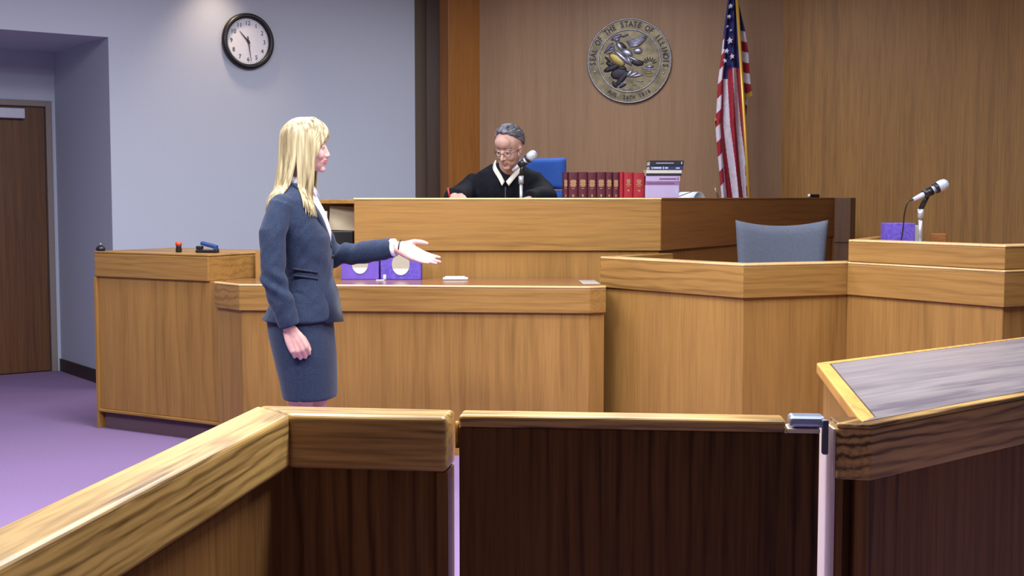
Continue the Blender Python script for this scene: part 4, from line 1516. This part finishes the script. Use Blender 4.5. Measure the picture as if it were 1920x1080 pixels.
# front edge flap of the open jacket and lapel
bm = new()
pts = [(0.118, -0.05, 1.02), (0.150, -0.045, 0.93), (0.172, -0.05, 0.80)]
o_, i_ = [], []
for (x, dy, z) in pts:
    o_.append(bm.verts.new(w(x + 0.012, dy + 0.03, z)))
    i_.append(bm.verts.new(w(x - 0.05, dy - 0.075, z + 0.004)))
for k in range(2):
    bm.faces.new((o_[k], o_[k + 1], i_[k + 1], i_[k]))
o = obj('front_flap', bm, M_suit, jacket, smooth=True)
o.modifiers.new('t', 'SOLIDIFY').thickness = 0.006
for s in (-1, 1):
    bm = new()
    top = smooth_path([w(-0.005, 0.075 * s, 1.398), w(0.045, 0.07 * s, 1.345), w(0.095, 0.05 * s, 1.265), w(0.122, 0.022 * s, 1.185), w(0.136, 0.006 * s, 1.12)], 5)
    wd = [0.02, 0.028, 0.032, 0.02, 0.004]
    a_, b_l = [], []
    for k, p_ in enumerate(top):
        f = k / (len(top) - 1) * 4
        i0 = min(3, int(f))
        ww = wd[i0] + (wd[i0 + 1] - wd[i0]) * (f - i0)
        a_.append(bm.verts.new(p_))
        b_l.append(bm.verts.new(p_ + Vector((-ww * 0.55, ww * 1.0 * s, 0))))
    for k in range(len(top) - 1):
        bm.faces.new((a_[k], a_[k + 1], b_l[k + 1], b_l[k]))
    o = obj('lapel', bm, M_suit, jacket, smooth=True)
    o.modifiers.new('t', 'SOLIDIFY').thickness = 0.007
bm = new()
ell(bm, w(0.138, -0.008, 1.08), (0.006, 0.010, 0.010), seg=12)
obj('button', bm, M_black, jacket, smooth=True)
bm = new()
loft(bm, [(WX + c, WY, z, rx, ry) for z, c, rx, ry in ((0.86, -0.004, 0.125, 0.165), (0.81, -0.008, 0.143, 0.178), (0.74, -0.002, 0.142, 0.182), (0.65, 0.012, 0.134, 0.182), (0.55, 0.024, 0.123, 0.178), (0.476, 0.030, 0.116, 0.174), (0.468, 0.030, 0.114, 0.172))], 44, 2.15)
me = fuse(bm, 0.007, 3)
wrinkle(me, lambda co: 0.004 * noise.noise(((co.x - WX) * 8, (co.y - WY) * 8, co.z * 4)) - 0.004 * math.exp(-((co.x - WX - 0.012) / 0.006) ** 2) * (co.z < 0.66))
mesh_obj('skirt', me, M_suit, woman)
# shirt front, collar and cuff
bm = new()
loft(bm, [(WX + c, WY, z, rx, ry) for z, c, rx, ry in ((1.425, -0.020, 0.053, 0.055), (1.39, -0.020, 0.064, 0.068), (1.345, -0.012, 0.080, 0.085), (1.27, 0.012, 0.096, 0.08), (1.19, 0.032, 0.100, 0.05), (1.14, 0.05, 0.08, 0.02))], 30)
me = fuse(bm, 0.006, 2)
mesh_obj('shirt', me, M_shirt, woman)
bm = new()
for s in (-1, 1):
    pts = smooth_path([w(-0.06, 0.045 * s, 1.43), w(-0.01, 0.060 * s, 1.425), w(0.035, 0.040 * s, 1.408), w(0.065, 0.014 * s, 1.372)], 5)
    a_ = [bm.verts.new(p_) for p_ in pts]
    b2 = [bm.verts.new(p_ + Vector((0.012, 0.014 * s, -0.03))) for p_ in pts]
    for k in range(len(pts) - 1):
        bm.faces.new((a_[k], a_[k + 1], b2[k + 1], b2[k]))
o = obj('collar', bm, mat('crisp_white_collar', (244, 240, 246), 0.7), woman, smooth=True)
o.modifiers.new('t', 'SOLIDIFY').thickness = 0.004
bm = new()
tube(bm, [w(0.375, 0.09, 1.114), w(0.402, 0.083, 1.1175)], [0.040, 0.039], 24)
obj('shirt_cuff', bm, mat('crisp_white_collar', (244, 240, 246), 0.7), woman, smooth=True)
# bracelet: ring round the far wrist
bm = new()
ax = Vector((0.95, -0.1, -0.1)).normalized()
q = ax.to_track_quat('Z', 'Y').to_matrix().to_4x4()
ring = [Vector(w(0.421, 0.074, 1.119)) + (q @ Vector((0.031 * math.cos(2 * math.pi * k / 24), 0.031 * math.sin(2 * math.pi * k / 24), 0))) for k in range(25)]
tube(bm, ring, 0.0028, 6)
obj('bracelet', bm, M_black, woman, smooth=True)
for s, x0 in ((-1, -0.005), (1, 0.035)):
    bm = new()
    tube(bm, [w(x0 - 0.035, 0.08 * s, 0.09), w(x0 + 0.03, 0.08 * s, 0.068), w(x0 + 0.09, 0.08 * s, 0.033), w(x0 + 0.175, 0.08 * s, 0.026)], [0.034, 0.035, 0.034, 0.022], 16)
    cyl(bm, w(x0 - 0.035, 0.08 * s, 0.001), w(x0 - 0.03, 0.08 * s, 0.08), 0.008, 0.02)
    box(bm, w(x0 + 0.115, 0.08 * s, 0.006), (0.13, 0.06, 0.01))
    obj('shoe', bm, M_black, woman, smooth=True)

# hair: long straight blonde locks
M_hair = mat('blonde_hair', (208, 194, 150), 0.45, rgb2=(126, 106, 70), scale=70, stretch=(1, 1, 0.06), spec=0.45)
bm = new()
rnd = random.Random(3)


def drape_hair(p):
    """keep a lock outside the shoulders and jacket"""
    x, dy, z = p.x - WX, p.y - WY, p.z
    if z > JS[0][0] or z < 0.9:
        return p
    for (z1, c1, a1, b1), (z0, c0_, a0, b0) in zip(JS, JS[1:]):
        if z0 <= z <= z1:
            t = (z1 - z) / (z1 - z0)
            c, a, b_ = c1 + (c0_ - c1) * t, a1 + (a0 - a1) * t, b1 + (b0 - b1) * t
            d = math.hypot((x - c) / a, dy / b_)
            k = 1.10
            if d < k:
                return Vector((WX + c + (x - c) * k / d, WY + dy * k / d, z))
            return p
    return p


def hair_path(phi, end):
    a, b_, c = 0.110, 0.092, 0.108
    cx, cz = -0.018, 0.040
    pts = []
    for th in (6, 30, 54, 74, 92):
        t = R(th)
        pts.append(Vector((cx + a * math.sin(t) * math.cos(phi), b_ * math.sin(t) * math.sin(phi), cz + c * math.cos(t))))
    base = pts[-1]
    for k in range(1, 8):
        f = k / 7
        g = f ** 1.9
        pts.append(Vector((base.x + (end.x - base.x) * g, base.y + (end.y - base.y) * g, base.z + (end.z - base.z) * f)))
    return pts


for i in range(430):
    ph = rnd.uniform(56, 304)
    back = abs(ph - 180)
    sd = -1 if ph > 180 else 1
    if back > 78:                                    # front locks falling on the chest
        u = (124 - back) / 46                        # 0 next to the face, 1 towards the ear
        end = Vector((0.035 - 0.05 * u + rnd.uniform(-0.012, 0.012), sd * (0.075 + 0.02 * u), -0.315 - 0.02 * rnd.random() + 0.05 * u * rnd.random()))
    else:                                            # back curtain, spreading over the shoulder blades
        u = back / 78
        end = Vector((-0.165 + 0.045 * u * u + rnd.uniform(-0.015, 0.01), sd * 0.11 * u, -0.30 - 0.03 * rnd.random() + 0.07 * u * rnd.random()))
    p_ = [H @ (q_ * (1 + rnd.uniform(-0.002, 0.002))) for q_ in smooth_path(hair_path(R(ph), end), 2)]
    lift = 1 + rnd.uniform(-0.01, 0.035)
    ctr = H @ Vector((0, 0, 0.03))
    p_ = [Vector((ctr.x + (q_.x - ctr.x) * lift, ctr.y + (q_.y - ctr.y) * lift, q_.z)) for q_ in p_]
    p_ = [drape_hair(q_) for q_ in p_]
    r0 = rnd.uniform(0.0045, 0.0085)
    n_ = len(p_)
    tube(bm, p_, [r0 * (0.6 if k == 0 else 1) * (1 if k < n_ * 0.55 else max(0.15, 1.0 - 0.85 * (k - n_ * 0.55) / (n_ * 0.45))) for k in range(n_)], 6, 0.7)
# swept fringe from the parting to both temples
for i in range(260):
    s = -1 if i % 2 else 1
    u = rnd.random()
    st_ = Vector((0.030 - 0.04 * u, 0.010 * s * rnd.random(), 0.145 - 0.002 * u))
    m1 = Vector((0.074 - 0.034 * u, s * (0.012 + 0.036 * u), 0.117 + 0.005 * u))
    m2 = Vector((0.096 - 0.050 * u, s * (0.036 + 0.038 * u), 0.074))
    m3 = Vector((0.070 - 0.048 * u, s * (0.070 + 0.018 * u), 0.012 - 0.01 * u))
    en = Vector((0.042 - 0.040 * u, s * (0.080 + 0.014 * u), -0.06 - 0.15 * u))
    j = Vector((rnd.uniform(-.004, .004), rnd.uniform(-.003, .003), rnd.uniform(-.006, .006)))
    p_ = [H @ (q_ + j) for q_ in smooth_path([st_, m1, m2, m3, en], 4)]
    n_ = len(p_)
    tube(bm, p_, [0.006 * (1 if k < n_ * 0.6 else max(0.15, 1 - (k - n_ * 0.6) / (n_ * 0.4))) for k in range(n_)], 6, 0.6)
ell(bm, (-0.024, 0, 0.042), (0.100, 0.084, 0.104), None, 24, H)
obj('hair', bm, M_hair, woman, smooth=True)

# ---- the judge: seated, head bent to his writing
JX, JY = -0.045, 7.99


def jw(x, dy, z):
    return (JX + x, JY + dy, z)


judge = thing('person', (JX, JY + 0.1, 0.45), 'grey haired man in black robe and glasses writing at the bench', 'person')
HJ = head_frame(jw(0.030, -0.22, 1.634), (-0.50, -0.80, -0.48), up=(0.08, 0, 1), scale=1.0)
bm = new()
head_prims(bm, HJ, True)
tube(bm, [jw(0.03, -0.17, 1.60), jw(0.025, -0.12, 1.53), jw(0.015, -0.06, 1.46), jw(0.01, -0.02, 1.36)], [0.062, 0.060, 0.068, 0.09], 20)
loft(bm, [(JX, JY + dy, z, rx, ry) for z, dy, rx, ry in ((1.46, -0.05, 0.10, 0.07), (1.42, -0.04, 0.17, 0.09), (1.32, -0.02, 0.19, 0.115), (1.15, 0.02, 0.17, 0.12), (1.02, 0.06, 0.175, 0.13), (0.955, 0.08, 0.18, 0.15))])
for s in (-1, 1):
    tube(bm, [jw(0.09 * s, 0.06, 1.045), jw(0.11 * s, -0.15, 1.045), jw(0.12 * s, -0.36, 1.02), jw(0.12 * s, -0.40, 0.92), jw(0.12 * s, -0.38, 0.62), jw(0.12 * s, -0.38, 0.52)], [0.085, 0.08, 0.06, 0.058, 0.045, 0.036], 16)
    tube(bm, [jw(0.12 * s, -0.37, 0.50), jw(0.125 * s, -0.50, 0.485)], [0.04, 0.032], 12)
JR_ = [jw(-0.185, -0.04, 1.43), jw(-0.265, -0.10, 1.345), jw(-0.285, -0.26, 1.318), jw(-0.290, -0.44, 1.33), jw(-0.285, -0.49, 1.335)]
JL_ = [jw(0.185, -0.04, 1.43), jw(0.25, -0.10, 1.345), jw(0.255, -0.26, 1.318), jw(0.15, -0.38, 1.312), jw(0.09, -0.43, 1.300)]
for P_ in (JR_, JL_):
    tube(bm, P_, [0.055, 0.05, 0.045, 0.034, 0.028], 16)
hand_prims(bm, JR_[-1], (0.25, -0.95, 0.0), (-0.55, 0.0, 0.85), False, [(20, 35, 20), (22, 40, 22), (25, 40, 25), (28, 40, 25)], 0.16, (0.4, -0.2), 0.02)
hand_prims(bm, JL_[-1], (-0.93, -0.3, -0.02), (0.0, -0.2, 0.97), True, [(6, 12, 8)] * 4, 0.17, (0.5, 0.4), 0.04)
me = fuse(bm, 0.0045, 3)
paint_head(me, HJ, 1, 2)
mesh_obj('body', me, None, judge, [M_skin2, M_lip2, M_browB])
eyes(judge, HJ, (1, 0, -0.5), M_skin2)
M_robe = mat('black_robe_cloth', (13, 15, 27), 0.8, rgb2=(8, 9, 15), scale=30, spec=0.2)
bm = new()
loft(bm, [(JX + c, JY + dy, z, rx, ry) for z, c, dy, rx, ry in ((1.545, 0.018, -0.055, 0.085, 0.07), (1.52, 0.014, -0.05, 0.125, 0.09), (1.485, 0.010, -0.045, 0.185, 0.11), (1.43, 0.004, -0.035, 0.232, 0.135), (1.36, 0.0, -0.02, 0.262, 0.145), (1.28, 0.0, 0.005, 0.265, 0.15), (1.12, 0, 0.02, 0.225, 0.155), (0.99, 0, 0.04, 0.225, 0.17), (0.955, 0, 0.05, 0.23, 0.17))], 40)
tube(bm, [jw(-0.15, -0.04, 1.43), jw(-0.225, -0.07, 1.37), jw(-0.268, -0.16, 1.335), jw(-0.285, -0.30, 1.328), jw(-0.290, -0.43, 1.326)], [0.085, 0.085, 0.078, 0.072, 0.066], 20)
tube(bm, [jw(0.15, -0.04, 1.43), jw(0.215, -0.07, 1.37), jw(0.245, -0.16, 1.335), jw(0.235, -0.29, 1.328), jw(0.14, -0.38, 1.320)], [0.085, 0.085, 0.078, 0.072, 0.064], 20)
for s in (-1, 1):
    tube(bm, [jw(0.09 * s, 0.06, 1.045), jw(0.11 * s, -0.15, 1.045), jw(0.125 * s, -0.37, 1.03), jw(0.13 * s, -0.43, 0.92), jw(0.13 * s, -0.42, 0.66)], [0.09, 0.095, 0.085, 0.085, 0.09], 16)
me = fuse(bm, 0.009, 12)
wrinkle(me, lambda co: 0.010 * noise.noise(((co.x - JX) * 14, co.y * 6, co.z * 4)) + 0.006 * noise.noise(((co.x - JX) * 22, co.y * 20, co.z * 9)))
robe = mesh_obj('robe', me, M_robe, judge)
bm = new()
tube(bm, [jw(0.006, -0.205, 1.40), jw(0.004, -0.212, 1.25)], [0.004, 0.004], 6)
obj('zip', bm, mat('robe_zip', (60, 64, 84), 0.5), robe)
bm = new()
for s in (-1, 1):
    pts = smooth_path([jw(0.02 + 0.075 * s, -0.075, 1.565), jw(0.018 + 0.072 * s, -0.135, 1.53), jw(0.012 + 0.035 * s, -0.178, 1.478), jw(0.005 + 0.004 * s, -0.198, 1.432)], 5)
    a_ = [bm.verts.new(p_) for p_ in pts]
    b2 = [bm.verts.new(p_ + Vector((0.016 * s, -0.012, -0.026))) for p_ in pts]
    for k in range(len(pts) - 1):
        bm.faces.new((a_[k], a_[k + 1], b2[k + 1], b2[k]))
o = obj('shirt_collar', bm, mat('cream_white_collar', (222, 218, 206), 0.7), judge, smooth=True)
o.modifiers.new('t', 'SOLIDIFY').thickness = 0.005
# hair: short, swept back, greying
M_grey = mat('greying_hair', (138, 138, 150), 0.5, rgb2=(56, 54, 60), scale=34, spec=0.4)
bm = new()
rnd = random.Random(5)
for i in range(1300):
    ph = rnd.uniform(-180, 180)
    a0 = abs(ph)
    # lowest elevation of the hairline round the head
    if a0 < 35:
        lo_ = 50
    elif a0 < 75:
        lo_ = 50 - (a0 - 35) * 0.75
    elif a0 < 105:
        lo_ = 18 - (a0 - 75) * 0.9
    else:
        lo_ = -20
    el_ = R(lo_ + (88 - lo_) * rnd.random() ** 1.3)
    phi = R(ph)
    a, b_, c = 0.102, 0.081, 0.094
    pos = Vector((-0.012 + a * math.cos(el_) * math.cos(phi), b_ * math.cos(el_) * math.sin(phi), 0.040 + c * math.sin(el_)))
    if a0 < 60:
        pos.x += 0.004
        pos.z += 0.004
    nrm = Vector(((pos.x + 0.012) / a ** 2, pos.y / b_ ** 2, (pos.z - 0.04) / c ** 2)).normalized()
    fl = Vector((-0.9, 0.5 + 0.2 * rnd.uniform(-1, 1), -0.3)) if a0 < 75 else Vector((-0.7, 0.1 * rnd.uniform(-1, 1), -0.6))
    fl = (fl - nrm * fl.dot(nrm))
    if fl.length < 0.3:
        continue
    fl.normalize()
    L = rnd.uniform(0.035, 0.055)
    tube(bm, [HJ @ (pos - nrm * 0.004), HJ @ (pos + fl * L * 0.3 + nrm * 0.003), HJ @ (pos + fl * L * 0.65 + nrm * 0.001), HJ @ (pos + fl * L - nrm * 0.006)], [0.0026, 0.0034, 0.0028, 0.001], 5, 0.6)
obj('hair', bm, M_grey, judge, smooth=True)
# glasses
gl = bm = new()
for s in (-1, 1):
    cc = Vector((0.092, 0.032 * s, -0.002))
    pr = []
    for k in range(21):
        a = 2 * math.pi * k / 20
        pr.append(HJ @ (cc + Vector((-0.010 * abs(math.cos(a)) * (1 if math.cos(a) * s > 0 else 0), 0.023 * math.cos(a), 0.016 * math.sin(a)))))
    tube(bm, pr, 0.0016, 6)
    tube(bm, [HJ @ Vector((0.084, 0.055 * s, 0.004)), HJ @ Vector((0.06, 0.074 * s, 0.004)), HJ @ Vector((0.0, 0.083 * s, 0.002))], 0.0016, 6)
tube(bm, [HJ @ Vector((0.094, -0.009, 0.002)), HJ @ Vector((0.101, 0, 0.005)), HJ @ Vector((0.094, 0.009, 0.002))], 0.0016, 6)
obj('glasses', bm, mat('dark_wire_frames', (66, 58, 66), 0.35, metal=0.5), judge, smooth=True)

pn = thing('pen', jw(-0.305, -0.60, 1.29), 'red and white pen held upright in the robed man\'s hand', 'pen')
bm = new()
cyl(bm, jw(-0.296, -0.585, 1.262), jw(-0.312, -0.57, 1.335), 0.0055)
obj('barrel', bm, M_white, pn, smooth=True)
bm = new()
cyl(bm, jw(-0.3122, -0.57, 1.3355), jw(-0.324, -0.56, 1.392), 0.0055, 0.004)
obj('cap', bm, mat('red_pen_cap', (190, 40, 56), 0.4), pn, smooth=True)
